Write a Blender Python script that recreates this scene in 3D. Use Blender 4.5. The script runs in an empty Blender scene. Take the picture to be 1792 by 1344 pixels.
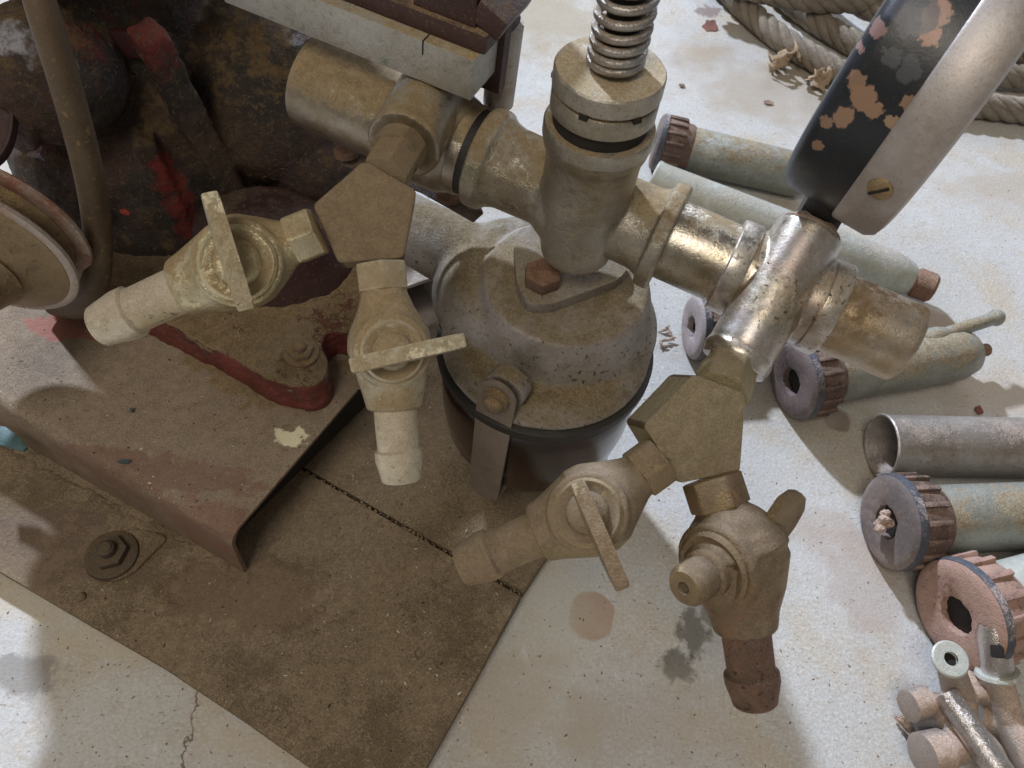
import bpy, bmesh, math, random
from mathutils import Vector, Matrix, Euler, noise
random.seed(7)
R = math.radians
S = bpy.context.scene
C = S.collection

# ------------------------------------------------------------------ camera
F = 1380.0; W, HH = 1792, 1344
H = 0.56
cam_d = bpy.data.cameras.new('camera'); cam = bpy.data.objects.new('camera', cam_d); C.objects.link(cam)
CR = (Matrix.Rotation(R(35), 3, 'X') @ Matrix.Rotation(R(7.3), 3, 'Z'))
cam.matrix_world = Matrix.Translation((0, 0, H)) @ CR.to_4x4()
cam_d.sensor_width = 36; cam_d.lens = 36 * F / W
cam_d.clip_start = .01; cam_d.clip_end = 60
cam_d.dof.use_dof = True; cam_d.dof.focus_distance = .46; cam_d.dof.aperture_fstop = 20
S.camera = cam
S.render.resolution_x, S.render.resolution_y = 1024, 768
cr, cu, cb = (CR @ Vector(v) for v in ((1, 0, 0), (0, 1, 0), (0, 0, 1)))
O = Vector((0, 0, H))

# ------------------------------------------------------------------ light
w = bpy.data.worlds.new('World'); S.world = w; w.use_nodes = True
bg = w.node_tree.nodes['Background']
bg.inputs[0].default_value = (1.0, .93, .82, 1); bg.inputs[1].default_value = .19
def area(name, loc, target, size, power, col, size_y=None):
    d = bpy.data.lights.new(name, 'AREA'); d.energy = power; d.color = col; d.size = size
    if size_y: d.shape = 'RECTANGLE'; d.size_y = size_y
    o = bpy.data.objects.new(name, d); C.objects.link(o); o.location = loc
    o.rotation_euler = (Vector(target) - Vector(loc)).to_track_quat('-Z', 'Y').to_euler()
    return o
area('doorway_light', (-2.35, 3.9, 3.25), (0, .4, .1), .24, 430, (.72, .82, 1.0))
area('window_light', (1.6, 4.2, 2.0), (0, .4, .1), 1.6, 52, (.76, .84, 1.0), 1.0)
area('warm_fill_light', (-.6, -1.0, 2.6), (0, .4, .1), 1.0, 31, (1.0, .92, .80))  # added warm fill from above and behind the camera, no real lamp
S.view_settings.view_transform = 'Standard'; S.view_settings.look = 'None'
S.view_settings.exposure = 0.0; S.view_settings.gamma = 1
S.render.engine = 'CYCLES'

# ------------------------------------------------------------------ measuring helpers (photo point -> place in the world)
def ray(px, py): return CR @ Vector(((px - W / 2) / F, -(py - HH / 2) / F, -1))
def P(px, py, z=0.0):
    r = ray(px, py); return O + r * ((z - H) / r.z)
def D(px, py, d): return O + ray(px, py) * d
def onaxis(A, B, px, py):
    u = (B - A).normalized(); v = ray(px, py).normalized(); w0 = A - O
    b = u.dot(v); den = 1 - b * b
    t = (b * v.dot(w0) - u.dot(w0)) / den
    return A + u * t

# ------------------------------------------------------------------ mesh helpers
def fr(loc, z, x=None):
    z = Vector(z).normalized()
    x = Vector(x) if x is not None else (cr if abs(z.dot(cr)) < .9 else cu)
    x = (x - z * x.dot(z)).normalized(); y = z.cross(x)
    m = Matrix((x, y, z)).transposed().to_4x4(); m.translation = loc
    return m
def vf(px, py, d): return fr(D(px, py, d), cb, cr)       # a frame facing the viewer
def lathe(bm, prof, M, seg=40, sx=1, sy=1):
    """prof: list of (z, r); r=0 closes"""
    rings = []
    for z, r in prof:
        if r < 1e-7: rings.append([bm.verts.new(M @ Vector((0, 0, z)))])
        else: rings.append([bm.verts.new(M @ Vector((r * sx * math.cos(2 * math.pi * k / seg), r * sy * math.sin(2 * math.pi * k / seg), z))) for k in range(seg)])
    for a, b in zip(rings, rings[1:]):
        for k in range(seg):
            k2 = (k + 1) % seg
            if len(a) == 1 and len(b) == 1: continue
            if len(a) == 1: bm.faces.new((a[0], b[k2], b[k]))
            elif len(b) == 1: bm.faces.new((a[k], a[k2], b[0]))
            else: bm.faces.new((a[k], a[k2], b[k2], b[k]))
    return bm
def rod(bm, a, b, r0, r1=None, seg=32, ext0=0, ext1=0):
    r1 = r0 if r1 is None else r1
    d = (b - a); L = d.length; M = fr(a, d)
    lathe(bm, [(-ext0, 0), (-ext0, r0), (L + ext1, r1), (L + ext1, 0)], M, seg)
def ball(bm, c, r, M=None, sx=1, sy=1, sz=1, n=14):
    M = M or Matrix.Identity(4); M = M.copy(); M.translation = c
    lathe(bm, [(-r * sz * math.cos(math.pi * i / n), r * math.sin(math.pi * i / n) if 0 < i < n else 0) for i in range(n + 1)], M, 2 * n, sx, sy)
def prism(bm, pts, z0, z1, M, bev=0, segs=2):
    b = bmesh.new()
    lo = [b.verts.new(Vector((x, y, z0))) for x, y in pts]; hi = [b.verts.new(Vector((x, y, z1))) for x, y in pts]
    n = len(pts)
    b.faces.new(lo[::-1]); b.faces.new(hi)
    for k in range(n): b.faces.new((lo[k], lo[(k + 1) % n], hi[(k + 1) % n], hi[k]))
    if bev: bmesh.ops.bevel(b, geom=b.edges[:], offset=bev, segments=segs, profile=.6, affect='EDGES')
    bmesh.ops.recalc_face_normals(b, faces=b.faces[:])
    merge(bm, b, M)
def merge(bm, b, M=None):
    mp = {}
    for v in b.verts: mp[v] = bm.verts.new(M @ v.co if M else v.co)
    for f in b.faces:
        try: bm.faces.new([mp[v] for v in f.verts])
        except ValueError: pass
    b.free()
def box(bm, M, sx, sy, sz, bev=0):
    prism(bm, [(-sx / 2, -sy / 2), (sx / 2, -sy / 2), (sx / 2, sy / 2), (-sx / 2, sy / 2)], -sz / 2, sz / 2, M, bev)
def hexa(bm, r, z0, z1, M, bev=0, rot=0, n=6):
    prism(bm, [(r * math.cos(rot + 2 * math.pi * k / n), r * math.sin(rot + 2 * math.pi * k / n)) for k in range(n)], z0, z1, M, bev)
def catmull(pts, n=8):
    pts = [Vector(p) for p in pts]; q = [2 * pts[0] - pts[1]] + pts + [2 * pts[-1] - pts[-2]]; out = []
    for i in range(1, len(q) - 2):
        for k in range(n):
            t = k / n; a, b, c, d = q[i - 1:i + 3]
            out.append(.5 * ((2 * b) + (c - a) * t + (2 * a - 5 * b + 4 * c - d) * t * t + (3 * b - a - 3 * c + d) * t ** 3))
    out.append(pts[-1]); return out
def tube(bm, pts, r, seg=16, phase=None):
    """sweep; r number or function(t)"""
    rings = []; n = len(pts); x = None
    for i, p in enumerate(pts):
        t = (pts[min(i + 1, n - 1)] - pts[max(i - 1, 0)]).normalized()
        if x is None: x = cu if abs(t.dot(cu)) < .9 else cr
        x = (x - t * x.dot(t)).normalized(); y = t.cross(x)
        rr = r(i / (n - 1)) if callable(r) else r
        rings.append([bm.verts.new(p + (x * math.cos(2 * math.pi * k / seg) + y * math.sin(2 * math.pi * k / seg)) * rr) for k in range(seg)])
    for a, b in zip(rings, rings[1:]):
        for k in range(seg): bm.faces.new((a[k], a[(k + 1) % seg], b[(k + 1) % seg], b[k]))
    bm.faces.new(rings[0][::-1]); bm.faces.new(rings[-1])
def roundpoly(pts, rad, n=5):
    """round the corners of a closed 2-D outline"""
    out = []; N = len(pts)
    for i in range(N):
        a, b, c = Vector(pts[i - 1]), Vector(pts[i]), Vector(pts[(i + 1) % N])
        r = rad[i] if isinstance(rad, (list, tuple)) else rad
        r = min(r, (a - b).length * .45, (c - b).length * .45)
        p, q = b + (a - b).normalized() * r, b + (c - b).normalized() * r
        for k in range(n + 1):
            t = k / n; out.append(tuple((1 - t) ** 2 * p + 2 * t * (1 - t) * b + t * t * q))
    return out
def pxpoly(pts, z):                                    # outline measured on a horizontal plane
    return [P(x, y, z).to_2d()[:] for x, y in pts]

def tag(o, label=None, cat=None, group=None, kind=None):
    if label: o['label'] = label
    if cat: o['category'] = cat
    if group: o['group'] = group
    if kind: o['kind'] = kind
    return o
def thing(name, loc, label, cat, group=None):
    o = bpy.data.objects.new(name, None); C.objects.link(o); o.location = loc; o.empty_display_size = .02
    return tag(o, label, cat, group)
def rootloc(p):
    while p is not None and p.parent is not None: p = p.parent
    return p.location.copy() if p is not None else Vector((0, 0, 0))
def finish(bm, ang=38):
    bmesh.ops.recalc_face_normals(bm, faces=bm.faces[:])
    for f in bm.faces: f.smooth = True
    for e in bm.edges:
        if len(e.link_faces) == 2 and e.calc_face_angle(0) > R(ang): e.smooth = False
def obj(name, bm, mat, parent=None, ang=38, recalc=True, label=None):
    if parent is not None: bmesh.ops.translate(bm, vec=-rootloc(parent), verts=bm.verts[:])
    finish(bm, ang)
    me = bpy.data.meshes.new(name); bm.to_mesh(me); bm.free(); me.materials.append(mat)
    o = bpy.data.objects.new(name, me); C.objects.link(o); o.parent = parent
    if label: o['label'] = label
    return o
def cast(name, bm, mat, parent=None, voxel=.0014, it=6, disp=0, dscale=60, label=None):
    """one cast body: union of overlapping closed shapes with soft fillets"""
    bmesh.ops.recalc_face_normals(bm, faces=bm.faces[:])
    if parent is not None: bmesh.ops.translate(bm, vec=-rootloc(parent), verts=bm.verts[:])
    me = bpy.data.meshes.new('tmp'); bm.to_mesh(me); bm.free()
    t = bpy.data.objects.new('tmp', me); C.objects.link(t)
    m = t.modifiers.new('r', 'REMESH'); m.mode = 'VOXEL'; m.voxel_size = voxel
    s = t.modifiers.new('s', 'SMOOTH'); s.factor = .5; s.iterations = it
    dg = bpy.context.evaluated_depsgraph_get(); dg.update()
    new = bpy.data.meshes.new_from_object(t.evaluated_get(dg)); new.name = name
    bpy.data.objects.remove(t); bpy.data.meshes.remove(me)
    if disp:
        vn = [v.normal.copy() for v in new.vertices]
        for v, nn in zip(new.vertices, vn):
            v.co += nn * disp * (noise.noise(v.co * dscale) + .5 * noise.noise(v.co * dscale * 2.7))
    new.materials.clear(); new.materials.append(mat)
    for p in new.polygons: p.use_smooth = True
    o = bpy.data.objects.new(name, new); C.objects.link(o); o.parent = parent
    if label: o['label'] = label
    return o

# ------------------------------------------------------------------ materials
def node_mat(name):
    m = bpy.data.materials.new(name); m.use_nodes = True; nt = m.node_tree
    return m, nt, nt.nodes['Principled BSDF']
class G:
    def __init__(s, nt): s.nt = nt; s.tc = nt.nodes.new('ShaderNodeTexCoord').outputs['Object']
    def link(s, a, b): s.nt.links.new(a, b)
    def put(s, sock, v):
        if isinstance(v, bpy.types.NodeSocket): s.link(v, sock)
        elif v is not None: sock.default_value = v
    def noise(s, scale, detail=4, rough=.6, vec=None, dist=0):
        n = s.nt.nodes.new('ShaderNodeTexNoise'); n.inputs['Scale'].default_value = scale; n.inputs['Detail'].default_value = detail
        n.inputs['Roughness'].default_value = rough; n.inputs['Distortion'].default_value = dist
        s.link(vec or s.tc, n.inputs['Vector']); return n.outputs[0]
    def ncol(s, scale, vec=None):
        n = s.nt.nodes.new('ShaderNodeTexNoise'); n.inputs['Scale'].default_value = scale; s.link(vec or s.tc, n.inputs['Vector']); return n.outputs[1]
    def voro(s, scale, vec=None):
        n = s.nt.nodes.new('ShaderNodeTexVoronoi'); n.inputs['Scale'].default_value = scale; s.link(vec or s.tc, n.inputs['Vector']); return n.outputs[0]
    def math(s, op, a, b=None, c=None):
        n = s.nt.nodes.new('ShaderNodeMath'); n.operation = op
        s.put(n.inputs[0], a); s.put(n.inputs[1], b); s.put(n.inputs[2], c); return n.outputs[0]
    def vmath(s, op, a, b=None, out=0):
        n = s.nt.nodes.new('ShaderNodeVectorMath'); n.operation = op; s.put(n.inputs[0], a); s.put(n.inputs[1], b); return n.outputs[out]
    def ramp(s, v, lo, hi, a=0.0, b=1.0):
        n = s.nt.nodes.new('ShaderNodeMapRange'); n.interpolation_type = 'SMOOTHSTEP'
        s.put(n.inputs[0], v); n.inputs[1].default_value = lo; n.inputs[2].default_value = hi; n.inputs[3].default_value = a; n.inputs[4].default_value = b
        return n.outputs[0]
    def mix(s, f, a, b, mode='MIX'):
        n = s.nt.nodes.new('ShaderNodeMix'); n.data_type = 'RGBA'; n.blend_type = mode
        s.put(n.inputs[0], f); s.put(n.inputs[6], a if isinstance(a, bpy.types.NodeSocket) else (*a, 1)); s.put(n.inputs[7], b if isinstance(b, bpy.types.NodeSocket) else (*b, 1))
        return n.outputs[2]
    def nz(s):
        g = s.nt.nodes.new('ShaderNodeNewGeometry'); x = s.nt.nodes.new('ShaderNodeSeparateXYZ'); s.link(g.outputs['Normal'], x.inputs[0]); return x.outputs[2]
    def bump(s, h, strength, dist, bsdf, prev=None):
        n = s.nt.nodes.new('ShaderNodeBump'); n.inputs['Strength'].default_value = strength; n.inputs['Distance'].default_value = dist
        s.link(h, n.inputs['Height'])
        if prev: s.link(prev, n.inputs['Normal'])
        s.link(n.outputs[0], bsdf.inputs['Normal']); return n.outputs[0]
    def blot(s, c, rad, soft=.25, wob=.5, wscale=60, seedoff=0):
        """mask of a stain with its own shape: c centre, rad radii or number"""
        v = s.vmath('SUBTRACT', s.tc, tuple(c))
        r = rad if isinstance(rad, (tuple, list)) else (rad,) * 3
        v = s.vmath('DIVIDE', v, tuple(r))
        L = s.vmath('LENGTH', v, out=1)
        n = s.noise(wscale, 3, .6); n = s.math('MULTIPLY_ADD', n, wob * 2, -wob)
        return s.ramp(s.math('ADD', L, n), 1.0, 1.0 - soft)

DUST = (.315, .238, .135); DUST2 = (.225, .163, .088)
def metal(name, col=(.46, .42, .36), col2=(.34, .29, .20), dust=.5, rough=.38, metallic=.85, specks=.5, dcol=DUST, dcol2=DUST2,
          green=0, pink=0, blots=(), bump=.35, amp=.55, nzw=1.0, speckcol=(.05, .035, .02), rub=.0, wear=0, gritk=.38, dlo=.14, dhi=.36):
    m, nt, b = node_mat(name); g = G(nt)
    n1 = g.noise(22, 5, .65); n2 = g.noise(140, 5, .7); n3 = g.noise(900, 3, .7); nz = g.nz()
    base = g.mix(g.ramp(n1, .38, .62), col, col2)
    base = g.mix(g.ramp(n2, .45, .7, 0, .35), base, (col[0] * 1.3, col[1] * 1.3, col[2] * 1.3))
    if green: base = g.mix(g.math('MULTIPLY', g.ramp(g.noise(45, 4, .7), .60, .70), green), base, (.10, .20, .09))
    if pink: base = g.mix(g.math('MULTIPLY', g.ramp(g.noise(30, 3, .6), .5, .65), pink), base, (.36, .17, .12))
    # dust lies where faces look up, broken up by noise
    k = g.math('MULTIPLY_ADD', nz, .5 * nzw, dust - .5)
    k = g.math('ADD', k, g.math('MULTIPLY_ADD', n1, amp * 1.6, -amp * .8))
    k = g.math('ADD', k, g.math('MULTIPLY_ADD', n2, amp * .9, -amp * .45))
    k = g.math('ADD', k, g.math('MULTIPLY_ADD', n3, amp * .6, -amp * .3))
    dm = g.ramp(k, dlo, dhi)
    if rub:
        rb_ = g.math('MULTIPLY', g.ramp(g.noise(58, 7, .82), .555, .60), rub); dm = g.math('MULTIPLY', dm, g.math('SUBTRACT', 1.0, rb_))
        base = g.mix(rb_, base, (min(1, col[0] * 1.35), min(1, col[1] * 1.32), min(1, col[2] * 1.2)))
    if wear:
        pt = nt.nodes.new('ShaderNodeNewGeometry').outputs['Pointiness']
        wr = g.math('MULTIPLY', g.ramp(g.math('ADD', pt, g.math('MULTIPLY_ADD', n2, .16, -.08)), .52, .60), wear); dm = g.math('MULTIPLY', dm, g.math('SUBTRACT', 1.0, wr))
        base = g.mix(wr, base, (min(1, col[0] * 1.3), min(1, col[1] * 1.3), min(1, col[2] * 1.25)))
    dc = g.mix(g.ramp(n2, .35, .65), dcol, dcol2)
    gq = min(1, .30 + gritk); dc = g.mix(g.ramp(n3, .5, .66, 0, .6 * gq), dc, (dcol[0] * 1.6, dcol[1] * 1.6, dcol[2] * 1.7))
    dc = g.mix(g.ramp(n3, .46, .32, 0, .7 * gq), dc, (dcol2[0] * .45, dcol2[1] * .45, dcol2[2] * .45))
    base = g.mix(g.ramp(n3, .46, .32, 0, .35), base, (col2[0] * .5, col2[1] * .5, col2[2] * .5))
    colr = g.mix(dm, base, dc)
    grit = g.noise(430, 5, .85)
    colr = g.mix(g.ramp(grit, .55, .66, 0, .45 * gritk), colr, (min(1, dcol[0] * 1.9), min(1, dcol[1] * 1.8), min(1, dcol[2] * 1.9)))
    colr = g.mix(g.ramp(grit, .45, .36, 0, .6 * gritk), colr, (dcol2[0] * .35, dcol2[1] * .33, dcol2[2] * .33))
    if wear:
        gm_ = g.math('MULTIPLY', g.ramp(g.math('ADD', pt, g.math('MULTIPLY_ADD', n2, .10, -.05)), .49, .42), .8)
        colr = g.mix(gm_, colr, (dcol2[0] * .38, dcol2[1] * .34, dcol2[2] * .34))
        colr = g.mix(g.math('MULTIPLY', g.ramp(g.noise(34, 5, .7), .56, .68), .45), colr, (dcol2[0] * .55, dcol2[1] * .5, dcol2[2] * .45))
    sp = g.ramp(g.noise(300, 2, .5), .63, .68)
    sp2 = g.math('MULTIPLY', sp, g.ramp(n1, .35, .6, .2, 1))
    spm = g.math('MULTIPLY', g.math('MULTIPLY', sp2, specks), g.ramp(dm, 0, 1, 1, .25))
    colr = g.mix(spm, colr, speckcol)
    for (c, rad, bc, st) in blots:
        colr = g.mix(g.math('MULTIPLY', g.blot(c, rad, .22, .75, min(420, 1.3 / (min(rad) if isinstance(rad, tuple) else rad))), st), colr, bc)
    g.link(colr, b.inputs['Base Color'])
    clean = g.math('SUBTRACT', 1.0, g.math('MAXIMUM', dm, spm))
    g.link(g.math('MULTIPLY', clean, metallic), b.inputs['Metallic'])
    g.link(g.math('ADD', g.ramp(clean, 0, 1, .92, rough), g.math('MULTIPLY_ADD', n2, .2, -.1)), b.inputs['Roughness'])
    hgt = g.math('ADD', g.math('MULTIPLY', n3, .5), g.math('MULTIPLY', n2, .8))
    hgt = g.math('ADD', hgt, g.math('MULTIPLY', dm, .4))
    hgt = g.math('SUBTRACT', hgt, g.math('MULTIPLY', spm, .5))
    g.bump(hgt, min(1, bump * 1.4), .0014, b)
    return m

# machine root (its base centre) - blots are measured relative to it
MR = P(420, 800, .0)
def rel(px, py, z): return P(px, py, z) - MR
def reld(px, py, d): return D(px, py, d) - MR

M_cast = metal('cast_zinc_dusty', (.40, .365, .31), (.30, .255, .17), dust=.42, rough=.42, green=.5, specks=.35, rub=.45, wear=.5, gritk=.18)
M_cap = metal('cap_casting_dusty', (.34, .31, .29), (.25, .22, .18), dust=.33, nzw=1.2, amp=.45, rough=.45, specks=1, metallic=.5, green=.2, dcol=(.215, .165, .095), dcol2=(.15, .112, .06), wear=.6, gritk=.8, dlo=.04, dhi=.52)
M_chrome = metal('worn_chrome', (.54, .51, .49), (.42, .36, .26), dust=.24, rough=.33, specks=.95, metallic=.9, dcol=(.36, .29, .22), dcol2=(.28, .21, .15), green=.3, pink=.3, bump=.08, rub=.5, wear=.5, gritk=0.5)
M_pipe = metal('dull_nickel_pipe', (.50, .46, .40), (.36, .29, .18), dust=.22, rough=.28, specks=.35, metallic=1.0, bump=.2, pink=.15, rub=.3, gritk=0.5)
M_sleeve = metal('dusty_sleeve', (.44, .40, .35), (.34, .28, .2), dust=.42, rough=.36, specks=.15, metallic=.9, bump=.2, rub=.25, gritk=.18)
M_block = metal('dust_caked_brass', (.34, .28, .19), (.28, .22, .13), dust=.72, rough=.5, specks=.25, metallic=.5, dcol=(.255, .188, .115), dcol2=(.20, .145, .086), rub=.08, wear=.3, gritk=.18)
M_block2 = metal('speckled_brass', (.42, .36, .22), (.34, .26, .14), dust=.58, rough=.42, specks=.75, metallic=.6, dcol=(.30, .245, .165), dcol2=(.225, .178, .112), rub=.45, wear=.4, gritk=.18)
M_tapA = metal('pale_brass_tap', (.60, .54, .38), (.44, .36, .2), dust=.42, rough=.34, specks=.35, metallic=.8, green=.5, dcol=(.36, .27, .15), dcol2=(.29, .21, .11), rub=.8, wear=.8, gritk=.18)
M_tapB = metal('pale_brass_tap_b', (.56, .50, .38), (.42, .35, .22), dust=.5, rough=.4, specks=.4, metallic=.6, dcol=(.35, .265, .16), dcol2=(.28, .205, .11), pink=.3, rub=.5, wear=.6, gritk=.18)
M_tapC = metal('brown_brass_tap', (.40, .32, .18), (.30, .22, .12), dust=.6, rough=.42, specks=.5, metallic=.7, dcol=(.26, .198, .133), dcol2=(.20, .148, .095), pink=.3, rub=.5, wear=.6, gritk=.18)
M_tapD = metal('dark_copper_tap', (.30, .22, .12), (.20, .14, .08), dust=.46, rough=.42, specks=.5, metallic=.7, pink=.5, dcol=(.22, .165, .11), dcol2=(.15, .11, .07), rub=.25, wear=.4, gritk=.18)
M_tapDend = metal('red_rust_barb', (.23, .12, .08), (.14, .09, .06), dust=.35, rough=.55, specks=.9, metallic=.3, dcol=(.2, .15, .12), dcol2=(.14, .08, .055), bump=.9, wear=.4)
M_barb = metal('chalky_barb', (.64, .58, .46), (.52, .43, .27), dust=.5, rough=.45, specks=.6, metallic=.4, dcol=(.52, .45, .36), dcol2=(.42, .35, .26), rub=.5, wear=.6, gritk=.18)
M_wing = metal('pale_wing', (.60, .56, .44), (.46, .39, .25), dust=.45, rough=.4, specks=.8, metallic=.5, dcol=(.46, .39, .27), dcol2=(.34, .27, .16), speckcol=(.12, .07, .04), green=.3, rub=.7, wear=.5, gritk=.18)
M_wing2 = metal('brown_wing', (.40, .34, .24), (.28, .22, .14), dust=.45, rough=.4, specks=.6, metallic=.6, dcol=(.26, .19, .12), dcol2=(.2, .14, .08), rub=.6, gritk=.18)
M_ring = metal('turned_ring', (.46, .43, .40), (.36, .32, .24), dust=.30, rough=.33, specks=.25, metallic=.9, green=.4, rub=.5)
M_spring = metal('spring_steel', (.46, .44, .42), (.32, .27, .22), dust=.34, rough=.34, specks=.2, metallic=.9, dcol=(.38, .32, .26), dcol2=(.27, .20, .14), gritk=0.4)
M_boltred = metal('rusty_bolt', (.16, .08, .05), (.12, .07, .05), dust=.5, rough=.7, specks=.4, metallic=.1, dcol=(.22, .13, .08), dcol2=(.14, .075, .045))
M_steelbolt = metal('dusty_bolt', (.2, .15, .1), (.15, .11, .07), dust=.6, rough=.7, specks=.2, metallic=.2, dcol=(.25, .17, .09), dcol2=(.18, .12, .06))
M_black = metal('black_rubber', (.012, .011, .010), (.02, .017, .014), dust=-.05, rough=.6, specks=0, metallic=0, dcol=(.14, .1, .055), dcol2=(.08, .055, .03), gritk=0.15)
M_dark = metal('dark_recess', (.010, .008, .007), (.02, .015, .01), dust=-.3, rough=.8, specks=0, metallic=0, gritk=0)
M_bowl = metal('brown_glass_bowl', (.014, .007, .006), (.032, .013, .010), dust=.05, rough=.13, specks=.1, metallic=0, dcol=(.17, .10, .06), dcol2=(.10, .055, .033), amp=1.3, bump=.12, gritk=0.2)
M_strap = metal('grey_brown_strap', (.235, .19, .155), (.20, .16, .125), dust=.2, rough=.5, specks=.1, metallic=.3, bump=.08, amp=.25, gritk=0.3)
M_pulb = metal('aluminium_bar', (.50, .49, .46), (.40, .38, .34), dust=.30, rough=.4, specks=.4, metallic=.5, green=.7, dcol=(.38, .29, .16), dcol2=(.29, .21, .11), amp=.35, speckcol=(.15, .13, .1), gritk=0.5)
M_maroon = metal('maroon_box', (.045, .018, .018), (.06, .03, .026), dust=.08, rough=.5, specks=.4, metallic=0, dcol=(.33, .24, .13), dcol2=(.22, .14, .08), amp=.35, nzw=1.3)
M_plate = metal('dirt_caked_plate', (.18, .125, .07), (.14, .10, .058), dust=.35, rough=.7, specks=.35, metallic=0, dcol=(.26, .195, .125), dcol2=(.195, .143, .09), gritk=.45, bump=.7,
    blots=[(rel(90, 960, .015), (.06, .03, .05), (.20, .14, .10), .7), (rel(420, 1040, .015), (.06, .03, .05), (.16, .10, .062), .5)])
M_chan = metal('dirt_caked_cover', (.22, .16, .11), (.17, .12, .08), dust=.45, rough=.52, specks=.4, metallic=0, dcol=(.30, .232, .168), dcol2=(.23, .176, .122), gritk=.45, bump=.6,
    blots=[(rel(105, 572, .071), (.03, .014, .02), (.42, .14, .11), .65), (rel(510, 762, .071), (.0125, .009, .02), (.78, .72, .50), 1), (rel(505, 748, .071), (.006, .0035, .02), (.2, .14, .08), .9),
           (rel(230, 830, .06), (.13, .018, .02), (.17, .075, .05), .5), (rel(360, 925, .05), (.05, .02, .03), (.20, .09, .065), .5)])
M_chanin = metal('under_cover_shade', (.02, .016, .012), (.03, .022, .015), dust=-.2, rough=.9, specks=0, metallic=0, gritk=0)  # near-black colour stands in for the shade under the cover
M_hose = metal('brown_rod', (.13, .09, .055), (.10, .07, .04), dust=.34, rough=.6, specks=.5, metallic=.2, dcol=(.19, .13, .075), dcol2=(.13, .09, .05), speckcol=(.35, .22, .1))
M_pul = metal('pulley_casting', (.30, .22, .13), (.20, .14, .08), dust=.42, rough=.5, specks=.5, rub=.4, amp=.9, metallic=.3, dcol=(.30, .21, .10), dcol2=(.22, .15, .07))
M_rim = metal('pulley_rim', (.46, .40, .35), (.38, .17, .12), dust=.25, rough=.4, specks=.5, rub=.5, amp=.9, metallic=.4, dcol=(.4, .3, .2), dcol2=(.3, .2, .12))
M_boxs = metal('pale_box_section', (.55, .50, .47), (.42, .36, .33), dust=.25, rough=.7, specks=.3, metallic=0, dcol=(.45, .38, .3), dcol2=(.35, .28, .22))
M_brkt = metal('dark_bracket', (.10, .065, .055), (.14, .1, .085), dust=.3, rough=.7, specks=.4, metallic=.1, dcol=(.22, .16, .11), dcol2=(.12, .085, .06), bump=.9)

# pump body: greasy black, old red paint and olive dust
def pump_mat():
    m, nt, b = node_mat('greasy_red_cast_iron'); g = G(nt)
    n1 = g.noise(14, 5, .6); n2 = g.noise(80, 6, .75); n3 = g.noise(600, 4, .75); nz = g.nz()
    c = g.mix(g.ramp(n1, .42, .60), (.026, .020, .016), (.075, .036, .028))
    c = g.mix(g.ramp(g.noise(26, 7, .7), .50, .66, 0, .7), c, (.085, .055, .026))
    c = g.mix(g.ramp(g.math('ADD', g.math('MULTIPLY', nz, .25), n2), .62, .78), c, (.14, .085, .035))
    for (p, rad, col, st) in [((285, 285), .011, (.27, .026, .022), .85), ((298, 318), .014, (.27, .026, .022), .85), ((315, 355), .015, (.24, .024, .020), .85), ((332, 395), .015, (.22, .024, .02), .8), ((345, 435), .015, (.17, .022, .018), .8), ((350, 90), .02, (.085, .016, .013), .5), ((395, 250), .03, (.085, .055, .028), .8), ((500, 130), .022, (.13, .085, .03), .8), ((440, 330), .02, (.09, .058, .025), .8), ((520, 300), .016, (.02, .017, .015), .9), 
                              ((218, 372), .004, (.5, .06, .04), 1), ((70, 245), .013, (.14, .04, .035), .7), ((30, 75), .014, (.42, .42, .46), .9), ((65, 95), .013, (.36, .36, .40), .85), ((110, 110), .010, (.34, .34, .38), .75), ((140, 150), .006, (.22, .22, .25), .7), ((36, 210), .003, (.4, .08, .05), 1), ((60, 300), .02, (.16, .04, .035), .7),
                              ((210, 20), .05, (.16, .012, .012), .8), ((545, 250), .010, (.12, .10, .11), .8)]:
        q = g.tc
        cc = PUMP_AT(*p) - MR
        c = g.mix(g.math('MULTIPLY', g.blot(cc, rad, .45, .6, 130), st), c, col)
    c = g.mix(g.ramp(g.noise(150, 6, .8), .47, .62, 0, .6), c, (.028, .021, .015)); c = g.mix(g.ramp(g.noise(260, 5, .8), .56, .64, 0, .7), c, (.16, .115, .055)); c = g.mix(g.ramp(n3, .55, .75, 0, .5), c, (.20, .13, .06)); c = g.mix(g.ramp(n3, .45, .3, 0, .6), c, (.008, .006, .005))
    g.link(c, b.inputs['Base Color']); b.inputs['Roughness'].default_value = .62
    g.link(g.ramp(n2, .3, .7, .42, .9), b.inputs['Roughness'])
    g.bump(g.math('ADD', g.math('MULTIPLY', n3, .6), n2), .9, .003, b)
    return m

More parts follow.
